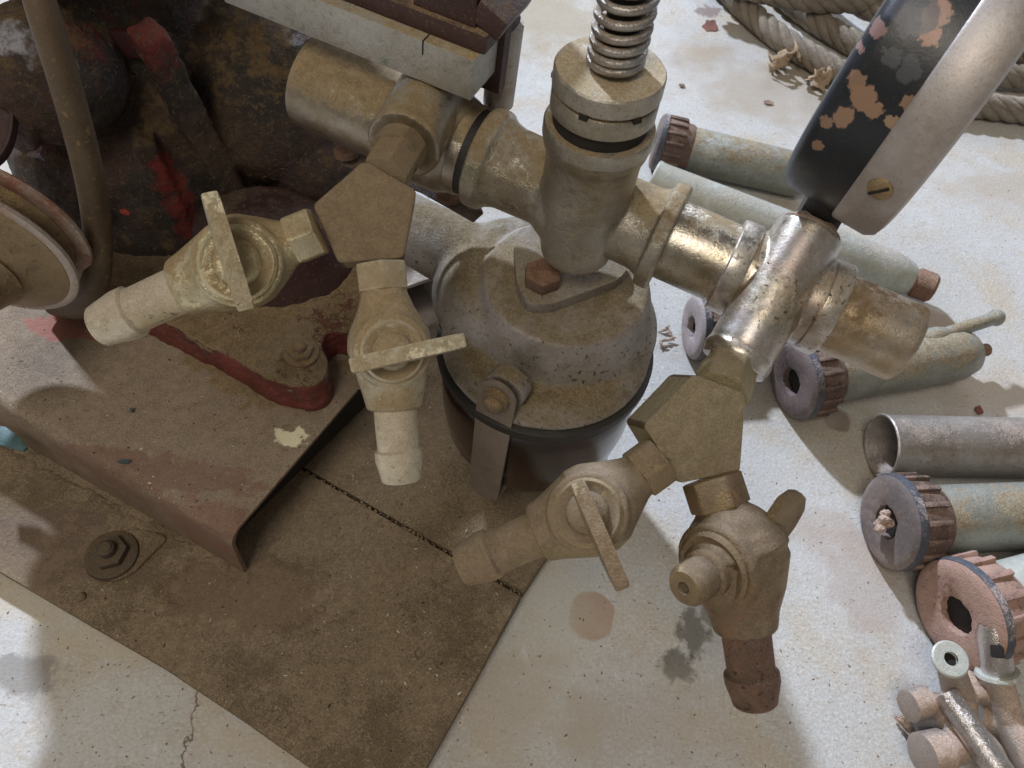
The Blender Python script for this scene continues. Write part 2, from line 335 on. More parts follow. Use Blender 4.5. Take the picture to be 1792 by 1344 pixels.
# ------------------------------------------------------------------ floor
def floor_mat():
    m, nt, b = node_mat('dusty_concrete'); g = G(nt)
    n0 = g.noise(3.2, 5, .6); n1 = g.noise(12, 6, .65, dist=.3); n2 = g.noise(75, 6, .75); n3 = g.noise(420, 4, .7)
    c = g.mix(g.ramp(n0, .35, .65), (.45, .435, .41), (.54, .53, .515))
    c = g.mix(g.ramp(n1, .46, .66, 0, .6), c, (.47, .38, .26))
    c = g.mix(g.ramp(n2, .50, .72, 0, .45), c, (.40, .33, .24))
    c = g.mix(g.ramp(n2, .42, .30, 0, .5), c, (.70, .69, .67))
    c = g.mix(g.ramp(n3, .48, .64, 0, .35), c, (.74, .72, .68)); c = g.mix(g.ramp(n3, .46, .32, 0, .35), c, (.30, .26, .21))
    mp = nt.nodes.new('ShaderNodeMapping'); mp.inputs['Scale'].default_value = (1, 2.6, 1); mp.inputs['Rotation'].default_value = (0, 0, R(-25)); nt.links.new(g.tc, mp.inputs[0])
    sp = g.ramp(g.noise(170, 3, .5, mp.outputs[0]), .655, .72)
    c = g.mix(g.math('MULTIPLY', sp, .55), c, (.19, .14, .10))
    sp2 = g.ramp(g.noise(60, 3, .55, mp.outputs[0]), .69, .73)
    c = g.mix(g.math('MULTIPLY', sp2, .6), c, (.26, .17, .11))
    def st(px, py, rx, ry, col, s, soft=.4, wob=.45, ws=55):
        nonlocal c
        gm = sum(col) / 3; col = tuple(v * .68 + gm * .32 for v in col); s = s * .85
        c = g.mix(g.math('MULTIPLY', g.blot(P(px, py), (rx, ry, 1), soft, min(1.0, wob * 1.5), max(ws, .9 / min(rx, ry))), s), c, col)
    st(1035, 1078, .018, .019, (.43, .25, .13), .95, .15, .22)
    st(1215, 1110, .014, .022, (.115, .095, .05), .9, .5, .9, 90); st(1185, 1165, .017, .014, (.10, .085, .05), .9, .5, .9, 90); st(1240, 1075, .008, .012, (.14, .115, .07), .8, .5, .9, 90)
    st(1465, 735, .014, .014, (.24, .16, .10), .9, .25, .25); st(1520, 1010, .05, .05, (.44, .32, .25), .6, .5, .8, 30); st(1450, 930, .035, .03, (.45, .33, .25), .6, .5, .8, 30)
    st(1620, 560, .045, .02, (.36, .21, .11), .8, .5, .5); st(1570, 545, .03, .016, (.34, .21, .12), .6, .5, .5); st(1700, 690, .10, .03, (.46, .35, .27), .5, .5, .7, 30)
    st(38, 1180, .028, .016, (.26, .235, .21), .85, .35, .5, 70); st(50, 1050, .06, .022, (.60, .47, .27), .6, .6, .5); st(180, 1120, .07, .018, (.58, .46, .27), .6, .6, .5); st(460, 1300, .05, .015, (.55, .42, .24), .5, .6, .5)
    st(960, 1100, .05, .10, (.50, .45, .31), .55, .7, .6, 30); st(900, 1250, .06, .06, (.46, .36, .24), .6, .7, .8, 30); st(1130, 1260, .10, .05, (.42, .33, .23), .5, .8, .8, 30)
    st(1330, 150, .16, .10, (.40, .31, .21), .9, .8, .7, 14); st(1060, 250, .05, .04, (.62, .62, .6), .5, .8, .7, 14); st(1760, 330, .08, .04, (.46, .37, .25), .7, .7, .7, 20); st(1240, 20, .02, .016, (.19, .09, .065), .8, .3, .7, 80); st(1225, 90, .06, .03, (.46, .34, .22), .6, .8, .9, 30); st(960, 30, .14, .10, (.42, .32, .17), .9, .7, .5, 20)
    st(1720, 335, .10, .05, (.48, .38, .28), .5, .8, .9, 30); st(1420, 730, .03, .02, (.5, .42, .32), .5, .6, .6); st(1640, 1010, .04, .03, (.20, .16, .12), .5, .6, .7)
    # crack in the slab
    x = nt.nodes.new('ShaderNodeSeparateXYZ'); nt.links.new(g.tc, x.inputs[0]); a, e = P(335, 1276), P(315, 1344)
    u = (e - a).normalized(); cx = g.math('MULTIPLY', g.math('SUBTRACT', x.outputs[0], a.x), u.y); cy = g.math('MULTIPLY', g.math('SUBTRACT', x.outputs[1], a.y), u.x)
    dd = g.math('ADD', g.math('SUBTRACT', cx, cy), g.math('MULTIPLY_ADD', g.noise(70, 3), .02, -.01))
    ck = g.math('MULTIPLY', g.ramp(g.math('ABSOLUTE', dd), .0009, .0002), g.blot(a, (.07, .08, 1), .1, .1))
    c = g.mix(g.math('MULTIPLY', ck, .8), c, (.12, .08, .05))
    g.link(c, b.inputs['Base Color'])
    g.link(g.ramp(n1, .3, .7, .62, .85), b.inputs['Roughness'])
    hg = g.math('ADD', g.math('MULTIPLY', n3, .5), n2); hg = g.math('SUBTRACT', hg, g.math('MULTIPLY', g.math('MAXIMUM', sp, ck), .4))
    g.bump(hg, .5, .0022, b)
    return m
bm = bmesh.new(); n = 30
bmesh.ops.create_grid(bm, x_segments=n, y_segments=n, size=4)
bmesh.ops.translate(bm, vec=(0, 2.5, 0), verts=bm.verts[:])
tag(obj('floor', bm, floor_mat()), kind='structure')

# ================================================================== THE MACHINE
mach = thing('vacuum_pump_unit', MR, 'dust covered vacuum pump unit with filter bowl, manifold, four taps and gauge on brown base', 'pump')
ZP, ZC = .015, .07

# base plates
def flat(name, outline, z0, z1, mat, bev=.0012, rad=0):
    bm = bmesh.new(); prism(bm, roundpoly(pxpoly(outline, z1), rad) if rad else pxpoly(outline, z1), z0, z1, Matrix.Identity(4), bev)
    return obj(name, bm, mat, mach)
# front sheet and rear sheet of the base meet in a seam
flat('base_plate', [(-260, 845), (0, 1000), (150, 1088), (280, 1163), (420, 1256), (545, 1344), (660, 1420), (700, 1415), (745, 1344), (830, 1193), (913, 1043), (540, 829), (250, 663), (-260, 400)], .003, ZP, M_plate)
flat('base_plate', [(916, 1038), (970, 955), (1068, 790), (1000, 700), (770, 440), (600, 330), (-260, 320), (-260, 390), (250, 656), (543, 824)], .003, ZP - .0012, M_plate)
bm = bmesh.new()       # crumbs of dirt along the seam
for k in range(170):
    t = random.random(); q = P(540 + 373 * t, 828 + 213 * t, ZP) + Vector((random.gauss(0, .0008), random.gauss(0, .0008), 0))
    ball(bm, q, random.uniform(.0003, .0011), None, 1, random.uniform(.6, 1.4), .6, n=4)
o = obj('dirt_line', bm, M_plate, mach); o['kind'] = 'stuff'

# folded cover (channel) standing on the base
def chan():
    bm = bmesh.new()
    a, b_ = P(-260, 566, ZC), P(400, 945, ZC)
    u = (b_ - a).normalized(); out = Vector((u.y, -u.x, 0))
    if out.y > 0: out = -out
    # ridge profile: top edge inset, arc, wall; thin sheet
    r = .011; prof = [(-r, 0)] + [(-r + r * math.sin(R(9 * k)), -(r - r * math.cos(R(9 * k)))) for k in range(1, 11)] + [(.001, ZP - ZC + .0005)]
    th = .0028
    edge = [P(400, 945, ZC), P(760, 525, ZC), P(690, 470, ZC), P(600, 405, ZC), P(-260, 300, ZC)]
    # top sheet
    N = 26
    def row(p0): return [p0 + out * x + Vector((0, 0, z)) for x, z in prof]
    rows = [row(a.lerp(b_, k / N)) for k in range(N + 1)]
    # slant the open end slightly
    vr = [[bm.verts.new(p) for p in rr] for rr in rows]
    vi = [[bm.verts.new(p - out * th * (0 if i == 0 else 1) * min(1, i / 6) - Vector((0, 0, th if i < 10 else 0))) for i, p in enumerate(rr)] for rr in rows]
    for k in range(N):
        for i in range(len(prof) - 1):
            bm.faces.new((vr[k][i], vr[k + 1][i], vr[k + 1][i + 1], vr[k][i + 1]))
            bm.faces.new((vi[k][i], vi[k][i + 1], vi[k + 1][i + 1], vi[k + 1][i]))
    for i in range(len(prof) - 1): bm.faces.new((vr[N][i], vi[N][i], vi[N][i + 1], vr[N][i + 1]))
    # flat top joined to first profile row
    A, B = rows[0][0], rows[-1][0]
    top = [A, B] + edge[1:]
    tv = [vr[0][0], *[vr[k][0] for k in range(1, N + 1)]] + [bm.verts.new(p) for p in edge[1:]]
    bm.faces.new(tv)
    bv = [vi[0][0], *[vi[k][0] for k in range(1, N + 1)]] + [bm.verts.new(p - Vector((0, 0, th))) for p in edge[1:]]
    bm.faces.new(bv[::-1])
    n = len(tv)
    for k in range(N, n): 
        k2 = (k + 1) % n
        bm.faces.new((tv[k], tv[k2], bv[k2], bv[k]))
    return bm
CH = obj('cover_channel', chan(), M_chan, mach)
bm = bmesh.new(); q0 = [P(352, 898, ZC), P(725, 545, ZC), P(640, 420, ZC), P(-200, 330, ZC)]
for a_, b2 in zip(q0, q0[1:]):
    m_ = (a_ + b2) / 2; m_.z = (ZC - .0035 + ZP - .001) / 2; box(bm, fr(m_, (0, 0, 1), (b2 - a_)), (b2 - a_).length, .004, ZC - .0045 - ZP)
obj('light_block_wall', bm, M_chanin, mach)  # walls added under the cover to keep light out of the gap
# dirt heaped along the foot of the fold
bm = bmesh.new()
for k in range(60):
    t = k / 59; q = P(-80 + 470 * t, 752 + 247 * t, ZP); ball(bm, q + Vector((random.gauss(0, .002), random.gauss(0, .0015), -.001)), random.uniform(.004, .008), None, 1.6, 1, .35, n=7)
cast('dirt_fillet', bm, M_plate, mach, .0012, 4, .0006, 300)
# hole in the cover, shallow disc lying in the sheet
bm = bmesh.new(); lathe(bm, [(-.0005, 0), (-.0005, .0040), (.0006, .0036), (.0004, 0)], fr(P(568, 686, ZC), (0, 0, 1)), 18, 1, 1.1); obj('drain_hole', bm, M_dark, mach)
# thick cake of dust around the foot
bm = bmesh.new()
for px, py, rr in [(470, 690, .016), (420, 660, .018), (360, 630, .015), (520, 700, .013), (575, 700, .008), (610, 640, .012), (440, 710, .010), (600, 590, .014)]:
    ball(bm, P(px, py, ZC) - Vector((0, 0, .0015)), rr, None, 1.5, 1, .16, n=10)
cast('dust_cake', bm, metal('thick_dust', dust=1.2, dcol=(.25, .18, .10), dcol2=(.19, .135, .075), metallic=0, bump=1.0, specks=.2), mach, .0011, 3, .0008, 160)
# chips on the cover
def chip(name, px, py, z, w_, h_, rot, mat, parent=None):
    bm = bmesh.new(); pts = [(w_ * math.cos(a) * random.uniform(.7, 1.1), h_ * math.sin(a) * random.uniform(.7, 1.1)) for a in [k * math.pi / 4 for k in range(8)]]
    prism(bm, pts, 0, .0009, Matrix.Translation(P(px, py, z)) @ Matrix.Rotation(R(rot), 4, 'Z') @ Matrix.Rotation(R(5), 4, 'X'))
    return obj(name, bm, mat, parent)
M_slate = metal('blue_grey_paint', (.06, .085, .09), (.045, .065, .07), dust=-.1, rough=.5, metallic=0, specks=.1, bump=.1, gritk=0)
o = chip('paint_chip', 218, 808, ZC + .0015, .0052, .0017, 10, M_slate); tag(o, 'long dark slate paint chip lying flat on the brown cover near its fold', 'paint chip', 'paint chips on the cover')
o = chip('paint_chip', 231, 718, ZC + .0015, .0014, .0022, 0, M_slate); tag(o, 'tiny dark slate paint chip in the middle of the brown cover', 'paint chip', 'paint chips on the cover')
# teal tape on the fold
bm = bmesh.new(); q = [(-30, 742), (10, 747), (35, 766), (48, 783), (40, 789), (0, 778), (-30, 765)]
prism(bm, [P(x, y, .062).to_2d()[:] for x, y in q], .060, .0625, Matrix.Identity(4), .0004)
obj('paint_scab', bm, metal('teal_paint', (.06, .14, .15), (.05, .11, .12), dust=-.15, rough=.5, metallic=0, specks=.1), mach, label='bare patch of teal paint on the fold of the cover')

# straw flecks and grit lying on the sheet metal
for nm, colr_, cnt in (('pale_fleck', (.62, .55, .42), 420), ('dark_fleck', (.035, .025, .02), 500)):
    bm = bmesh.new(); k = 0
    while k < cnt:
        px, py = random.uniform(0, 900), random.uniform(520, 1340); z = ZC + .0003
        inside = (py < 715 + .575 * px) and (px < 400 + (945 - py) * .868)
        if not inside:
            z = ZP + .0003
            if not ((py < 995 + .60 * px) and (px < 913 - (py - 1043) * .56) and (py > 1005 or px > 640 + (700 - py) * .2)): continue
            if px < 430 and py < 780 + .575 * px: continue
        q = P(px, py, z); an = random.uniform(0, 3.14); l_ = random.uniform(.0004, .0011) * (1.8 if random.random() < .12 else 1)
        u_, v_ = Vector((math.cos(an), math.sin(an), random.uniform(-.1, .3))) * l_, Vector((-math.sin(an), math.cos(an), 0)) * l_ * random.uniform(.15, .5)
        vs = [bm.verts.new(q + x) for x in (u_, v_, -u_, -v_)] + [bm.verts.new(q + Vector((0, 0, l_ * .4)))]
        for i in range(4): bm.faces.new((vs[i], vs[(i + 1) % 4], vs[4]))
        k += 1
    mm, nt_, b_ = node_mat(nm); b_.inputs['Base Color'].default_value = (*colr_, 1); b_.inputs['Roughness'].default_value = .7
    obj(nm, bm, mm, mach)['kind'] = 'stuff'

# bolts
def bolt(px, py, z, r, h, stub, mat, washer=None, lab=None, tilt=(0, 0, 1), rot=.3, parent=None):
    M = fr(P(px, py, z), tilt)
    bm = bmesh.new(); hexa(bm, r, 0, h, M, r * .1, rot)
    o = obj('bolt', bm, mat, parent or mach, label=lab)
    if stub: bm = bmesh.new(); lathe(bm, [(h - .001, 0), (h - .001, stub), (h + stub * .8, stub * .92), (h + stub * 1.1, stub * .6), (h + stub * 1.15, 0)], M, 20); obj('bolt_end', bm, mat, o)
    if washer: bm = bmesh.new(); lathe(bm, [(-.001, 0), (-.001, washer), (.0022, washer * .96), (.003, washer * .86), (.003, 0)], M, 32); obj('washer', bm, mat, o)
    return o
bolt(196, 972, ZP + .003, .0125, .0085, .0062, metal('grimy_nut', (.10, .075, .05), (.07, .055, .04), dust=.3, rough=.6, metallic=.3, specks=.3, dcol=(.15, .105, .06), dcol2=(.1, .07, .04)), .0185)
bm = bmesh.new()      # raised lug the bolt sits on
lug = [(150, 985), (165, 950), (205, 930), (250, 925), (297, 938), (262, 972), (232, 1003), (200, 1018), (165, 1012)]
prism(bm, roundpoly(pxpoly(lug, ZP + .003), .006), ZP - .002, ZP + .003, Matrix.Identity(4), .0012)
cast('lug', bm, M_plate, mach, .0009, 3, .0003, 300)
bm = bmesh.new(); ball(bm, P(143, 1045, ZP), .0035, None, 1, 1, .8, 7); cast('weld_spatter', bm, M_plate, mach, .0005, 2, .0005, 500)
bm = bmesh.new(); ball(bm, P(560, 1066, ZP), .003, None, 1.4, 1, .5, 7); cast('weld_spatter', bm, M_plate, mach, .0005, 2, .0005, 500)

# ---------------------------------------------------------------- pump body (red, greasy), upper left
PB = P(250, 500, ZC)
def PUMP_AT(px, py):
    """front skin of the pump housing seen at this photo point: nearest hit on a coarse proxy cone"""
    # vertical cylinder of radius .105 about PBC
    r = ray(px, py); c = PBC; a = r.x ** 2 + r.y ** 2; b = 2 * (r.x * (O.x - c.x) + r.y * (O.y - c.y)); cc = (O.x - c.x) ** 2 + (O.y - c.y) ** 2 - .1 ** 2
    disc = b * b - 4 * a * cc
    if disc < 0: return O + r * .6
    return O + r * ((-b - math.sqrt(disc)) / (2 * a))
PBC = P(290, 480, ZC) + Vector((-.02, .10, 0))
M_pump = pump_mat()
bm = bmesh.new()
Mz = fr(PBC, (0, 0, 1), (1, 0, 0))
lathe(bm, [(0, 0), (0, .118), (.02, .112), (.045, .100), (.09, .098), (.12, .088), (.145, .066), (.17, .06), (.22, .058), (.25, .10), (.30, .118), (.46, .118), (.46, 0)], Mz, 48)  # tall flared top, out of view, is added to shade the base plate
# side bosses and rounded bulges
ball(bm, PUMP_AT(70, 160) + Vector((0, .02, .0)), .045); ball(bm, PUMP_AT(430, 230) + Vector((.005, .055, 0)), .075, None, 1.0, 1, 1.0)
ball(bm, PUMP_AT(120, 330) + Vector((0, .03, 0)), .05); ball(bm, PUMP_AT(530, 330) + Vector((0, .04, 0)), .04)
ball(bm, PUMP_AT(500, 20) + Vector((.01, .05, 0)), .05)
rod(bm, PUMP_AT(40, 150) + Vector((-.012, -.022, -.012)), PUMP_AT(70, 170) + Vector((0, .06, 0)), .026, .03)
PB_BM = bm
# diagonal rib
def rib(p0, p1, wd, ht, lift, mat=M_pump):
    a, b_ = PUMP_AT(*p0), PUMP_AT(*p1); out = ((a + b_) / 2 - Vector((PBC.x, PBC.y, (a.z + b_.z) / 2))); out.z = 0; out.normalize()
    M = fr((a + b_) / 2 + out * lift, out, b_ - a); bm = bmesh.new(); box(bm, M, (b_ - a).length, wd, ht, .002)
    return bm
for args in (((262, 60), (438, 400), .019, .028, -.006), ((250, 250), (350, 460), .016, .022, -.008)):
    b2 = rib(*args); merge(PB_BM, b2)
cast('pump_housing', PB_BM, M_pump, mach, .0021, 9, .0013, 70)
# upper flange with hexagon, out of focus at the top
bm = bmesh.new(); q = PBC + Vector((-.005, -.01, .165)); hexa(bm, .062, 0, .02, fr(q, (0, 0, 1), (1, 0, 0)), .003, .2)
lathe(bm, [(.018, 0), (.018, .045), (.05, .04), (.05, 0)], fr(q, (0, 0, 1)), 32)
obj('cylinder_flange', bm, metal('red_flange', (.05, .010, .010), (.03, .010, .009), dust=.1, rough=.5, metallic=0, specks=.3, dcol=(.12, .05, .035), dcol2=(.05, .03, .02)), mach)
# foot with lobes
bm = bmesh.new()
foot = [(60, 470), (180, 520), (300, 572), (400, 628), (480, 672), (540, 685), (570, 664), (574, 632), (560, 604), (575, 582), (625, 588), (660, 560), (640, 420), (400, 300), (60, 300)]
fp = roundpoly(pxpoly(foot, ZC + .025), [.01, .01, .01, .01, .012, .014, .014, .012, .006, .008, .01, .01, .01, .01, .01])
fc_ = Vector((sum(p[0] for p in fp) / len(fp), sum(p[1] for p in fp) / len(fp)))
for k_, (z0_, z1_) in enumerate(((-.001, .008), (.007, .015), (.014, .021), (.020, .027))):
    prism(bm, [tuple(fc_ + (Vector(p) - fc_) * (1.036 - .012 * k_)) for p in fp], ZC + z0_, ZC + z1_, Matrix.Identity(4), .001)
M_foot = metal('dusty_red_foot', (.17, .034, .027), (.075, .024, .02), dust=.42, rough=.55, metallic=0, specks=.4, dcol=(.23, .165, .09), dcol2=(.17, .115, .06), amp=1.3, nzw=1.3, bump=.9, gritk=.7)
cast('pump_foot', bm, M_foot, mach, .0014, 6, .0016, 75)
bm = bmesh.new()
lathe(bm, [(0, 0), (0, .074), (.005, .066), (.013, .056), (.03, .047), (.06, .040), (.07, 0)], fr(P(480, 480, ZC + .01), (0, 0, 1)), 36, 1.2, .9)
cast('foot_boss', bm, metal('dark_red_boss', (.030, .013, .012), (.05, .018, .016), dust=.22, rough=.7, metallic=0, specks=.3, dcol=(.13, .09, .055), dcol2=(.07, .045, .03)), mach, .002, 10, .0005, 60)
bolt(528, 620, ZC + .0268, .0095, .007, .0045, M_steelbolt, .013)
# oval cast badge, its letters no longer legible
bm = bmesh.new(); q = PUMP_AT(48, 165) + Vector((-.008, -.034, .004)); lathe(bm, [(-.004, 0), (-.004, .026), (.001, .026), (.003, .0245), (.003, .022), (.0015, .0205), (.0015, 0)], fr(q, (cb + Vector((.3, 0, .2))).normalized()), 40, .62, 1.15)
obj('cast_badge', bm, metal('maroon_badge', (.06, .03, .03), (.045, .018, .018), dust=.15, rough=.6, metallic=0, specks=.3, dcol=(.12, .08, .07), dcol2=(.07, .04, .035), bump=1), mach)

# fluff and fibres stuck in the grease
def fibres(name, samples, n, mat, L=(.002, .006), parent=None, wd=.00013):
    bm = bmesh.new()
    for _ in range(n):
        me, w8 = random.choices(samples, [len(q[0].polygons) for q in samples])[0]; pl = me.polygons[random.randrange(len(me.polygons))]
        p = pl.center + MR; nn = pl.normal
        if (O - p).dot(nn) < 0: continue
        d = Vector((random.gauss(0, 1), random.gauss(0, 1), random.gauss(0, 1))); d = (d - nn * d.dot(nn)).normalized(); l = random.uniform(*L)
        q0 = p + nn * .0002; q1 = p + d * l * .5 + nn * l * random.uniform(.1, .5); q2 = p + d * l + nn * l * random.uniform(-.1, .5) + d.cross(nn) * l * random.uniform(-.4, .4)
        s = (d.cross(cb)).normalized() * wd
        vs = [[bm.verts.new(x + s), bm.verts.new(x - s)] for x in (q0, q1, q2)]
        for a, b_ in zip(vs, vs[1:]): bm.faces.new((a[0], a[1], b_[1], b_[0]))
    o = obj(name, bm, mat, parent); o['kind'] = 'stuff'; return o
M_fib, nt, b = node_mat('fluff'); b.inputs['Base Color'].default_value = (.26, .20, .12, 1); b.inputs['Roughness'].default_value = 1
ph = [o for o in C.objects if o.name.startswith(('pump_housing', 'rib', 'foot_boss'))]
fibres('fluff', [(o.data, 1) for o in ph], 9000, M_fib, (.0008, .0034), mach, .00006)

# rod / thick tube in front of the pump
pts = catmull([D(52, -60, .40), D(78, 30, .41), D(118, 160, .44), D(155, 300, .48), D(170, 400, .525), D(170, 470, .54), D(160, 515, .56), D(140, 535, .575), D(100, 530, .60)], 10)
bm = bmesh.new(); tube(bm, pts, lambda t: .0078 + .0024 * t, 24); obj('bent_tube', bm, M_hose, mach)

# pulley at the left edge
pc = D(-34, 433, .50); pv = (O - pc).normalized(); pa = (-cr * .56 - cu * .83); pa = ((pa - pv * pa.dot(pv)).normalized() * .88 + pv * .47).normalized()
for off, mat, rr in ((0, M_rim, .060), (-.020, M_rim, .060)):
    bm = bmesh.new(); lathe(bm, [(off - .003, .02), (off - .003, rr - .012), (off - .002, rr - .002), (off, rr), (off + .0025, rr), (off + .004, rr - .003), (off + .003, rr - .008), (off + .0035, .02)], fr(pc, pa), 72)
    obj('pulley_flange', bm, mat, mach)
bm = bmesh.new(); lathe(bm, [(-.02, .045), (-.0165, .050), (-.009, .038), (-.003, .050), (.0, .055), (.004, .055), (.006, .051), (.012, .040), (.018, .033), (.020, .034), (.022, .032), (.034, .026), (.08, .022), (.06, 0)], fr(pc, pa), 72)
obj('pulley_hub', bm, M_pul, mach)

# ---------------------------------------------------------------- filter
fc = P(955, 600, .155); rr = .0685
cap_c = P(992, 488, .198)
bm = bmesh.new()
lathe(bm, [(0, 0), (0, rr), (.004, rr), (.006, rr - .003), (.012, .058), (.012, 0)], fr(fc, (0, 0, 1)), 72)
tc_ = Vector((cap_c.x, cap_c.y, fc.z))
lathe(bm, [(.002, 0), (.002, .066), (.009, .0645), (.014, .0610), (.022, .0580), (.032, .0555), (.040, .0530), (.043, .0515), (.043, 0)], fr(tc_, (0, 0, 1)), 64)
# inlet duct growing out of the left shoulder
ia, ib = D(690, 385, .555), D(830, 470, .515)
tb = P(918, 462, .190); tb = Vector((tb.x, tb.y, fc.z))
lathe(bm, [(.002, 0), (.002, .0600), (.012, .0590), (.020, .0560), (.028, .0510), (.034, .0440), (.038, .0340), (.040, 0)], fr(tb, (0, 0, 1)), 64)
rod(bm, ia, tb + Vector((0, 0, .012)), .0235, .026, 36)
CAP = cast('filter_cap', bm, M_cap, mach, .0013, 26)
# wall trace: thin machined step under the rim, gasket, bowl
bm = bmesh.new(); lathe(bm, [(-.0080, .05), (-.0080, .0695), (-.0068, .0712), (-.0010, .0712), (-.0002, .070), (-.0002, .05)], fr(fc, (0, 0, 1)), 80); obj('gasket', bm, M_black, mach)
bm = bmesh.new(); lathe(bm, [(-.0085, .05), (-.0085, .0675), (-.0125, .0685), (-.0140, .0665), (-.0155, .0650), (-.019, .067), (-.03, .0678), (-.06, .067), (-.085, .064), (-.100, .058), (-.108, .048), (-.110, 0)], fr(fc, (0, 0, 1)), 80)
lathe(bm, [(-.0066, .05), (-.0066, .0660), (-.0045, .0665), (-.0045, .05)], fr(fc, (0, 0, 1)), 80)
obj('filter_bowl', bm, M_bowl, mach)
# clip strap
sp0 = D(872, 690, .462); tg = (P(872, 690, .10) * 0)
down = Vector((0, 0, -1)); outv = (sp0 - fc); outv.z = 0; outv.normalize(); side = outv.cross(Vector((0, 0, 1)))
def strap():
    bm = bmesh.new(); wd = .0125
    top = sp0.copy()
    prof = []
    for k in range(13):
        a = math.pi * k / 12; prof.append((wd * math.cos(a), wd * math.sin(a)))
    # outline in (side, up)
    L = .112; ol = prof + [(-wd * .92, -L), (0, -L - .006), (wd * .92, -L)]
    sd = (cr - outv * cr.dot(outv)); sd.z = 0; sd.normalize()
    upv = Vector((0, 0, 1)); M = Matrix((sd, upv - outv * .06, sd.cross(upv))).transposed().to_4x4(); M.translation = top
    if (M.to_3x3() @ Vector((0, 0, 1))).dot(cb) < 0: z0, z1 = 0, -.0022
    else: z0, z1 = 0, .0022
    prism(bm, ol, min(z0, z1), max(z0, z1), M, .0004)
    return bm, M
bm, MS = strap(); ST = obj('clip_strap', bm, M_strap, mach)
nrm = (MS.to_3x3() @ Vector((0, 0, 1))); nrm = nrm if nrm.dot(cb) > 0 else -nrm
q = D(864, 704, .459)
bm = bmesh.new(); lathe(bm, [(-.004, 0), (-.004, .0085), (.0, .0085), (.0005, .0065), (.0006, 0)], fr(q, nrm), 28); lathe(bm, [(0, 0), (0, .0062), (.0025, .0058), (.0042, .004), (.0048, 0)], fr(q - cu * .001, nrm), 24)
obj('screw', bm, M_steelbolt, ST)
bm = bmesh.new(); lathe(bm, [(-.012, 0), (-.012, .0135), (-.002, .0135), (-.001, .012), (-.001, 0)], fr(D(880, 688, .466), nrm), 28); cast('clip_boss', bm, M_cap, mach, .001, 3)
# underside yoke of the clip
bm = bmesh.new(); a = sp0 + Vector((0, 0, -.112)); box(bm, fr(a - outv * .02 + Vector((0, 0, -.002)), (0, 0, 1), outv), .05, .023, .003, .0005); obj('clip_yoke', bm, M_strap, mach)

# ---------------------------------------------------------------- manifold
A0, B0 = D(545, 142, .472), D(1552, 587, .428)
ax = (B0 - A0).normalized()
def at(px, py): return onaxis(A0, B0, px, py)
def T(px, py): return (at(px, py) - A0).length
# helper: pixel along axis by x only
def X(px): return T(px, 142 + (px - 545) * 445 / 1007.)
MX = fr(A0, ax, cu)
def al(name, prof, mat, seg=56, label=None):
    bm = bmesh.new(); lathe(bm, [(X(p) if p > 50 else p, r) for p, r in prof], MX, seg); return obj(name, bm, mat, mach, label=label)
rs = .0268
al('manifold_sleeve', [(548, 0), (534, .012), (527, .020), (530, .0245), (545, rs), (560, rs + .0003), (822, rs), (828, rs - .0008), (828, .02)], M_sleeve)
al('joint_gasket', [(826, .015), (826, .0255), (840, .0255), (840, .015)], M_black)
# tee casting
bm = bmesh.new()
lathe(bm, [(X(841), 0), (X(841), .0288), (X(846), .0296), (X(866), .0292), (X(874), .0262), (X(890), .0240), (X(1000), .0232), (X(1130), .0240), (X(1142), .0255), (X(1150), .0255), (X(1150), 0)], MX, 56)
lathe(bm, [(X(1146), 0), (X(1146), .0300), (X(1150), .0308), (X(1168), .0308), (X(1172), .0300), (X(1172), 0)], MX, 56)
c1 = D(1008, 430, .463); c0 = onaxis(c1, c1 + Vector((.0, 0, 1)), 1070, 118); tcen = at(1010, 350)
cdir = (c0 - c1).normalized(); MC = fr(c1, cdir, cr); LC = (c0 - c1).length
def YC(px, py): return (onaxis(c1, c0, px, py) - c1).length
yt = LC
lathe(bm, [(-.004, 0), (-.004, .0205), (.004, .0215), (yt * .35, .0245), (yt - .052, .0250), (yt - .047, .0256), (yt - .043, .0272), (yt - .039, .0279), (yt - .0310, .0279), (yt - .0305, .0270), (yt - .0305, 0)], MC, 56)
ball(bm, tcen, .0305)
TEE = cast('tee_casting', bm, M_cast, mach, .0011, 9)
# rings of the regulator
def cl(name, prof, mat, seg=64, parent=mach):
    bm = bmesh.new(); lathe(bm, prof, MC, seg); return obj(name, bm, mat, parent)
cl('seal_ring', [(yt - .0310, 0), (yt - .0310, .0240), (yt - .0215, .0240), (yt - .0215, 0)], M_dark)
cl('neck_ring', [(yt - .0380, .0278), (yt - .0378, .0283), (yt - .0312, .0283), (yt - .0300, .0277), (yt - .0300, .0235)], M_ring)
cl('regulator_ring', [(yt - .0222, .02), (yt - .0222, .0258), (yt - .0216, .0263), (yt - .0125, .0263), (yt - .0118, .0258), (yt - .0116, .0246), (yt - .0096, .0246), (yt - .0096, .02)], M_ring)
reg = cl('regulator_collar', [(yt - .0098, .02), (yt - .0098, .0262), (yt - .0094, .0267), (yt - .0010, .0267), (yt, .0259), (yt, 0)], metal('collar_steel', (.47, .44, .41), (.40, .36, .28), dust=.32, rough=.36, metallic=.7, specks=.3, green=.4, dcol=(.44, .36, .24), dcol2=(.36, .28, .17), amp=.3))
for ang in (-118, -62, 20, 160):
    v = Matrix.Rotation(R(ang), 3, cdir) @ (MC.to_3x3() @ Vector((1, 0, 0))); p = c1 + cdir * (yt - .0110) + v * .0256
    bm = bmesh.new(); box(bm, fr(p, v, cdir), .0026, .0040, .004); obj('vent_notch', bm, M_dark, reg)
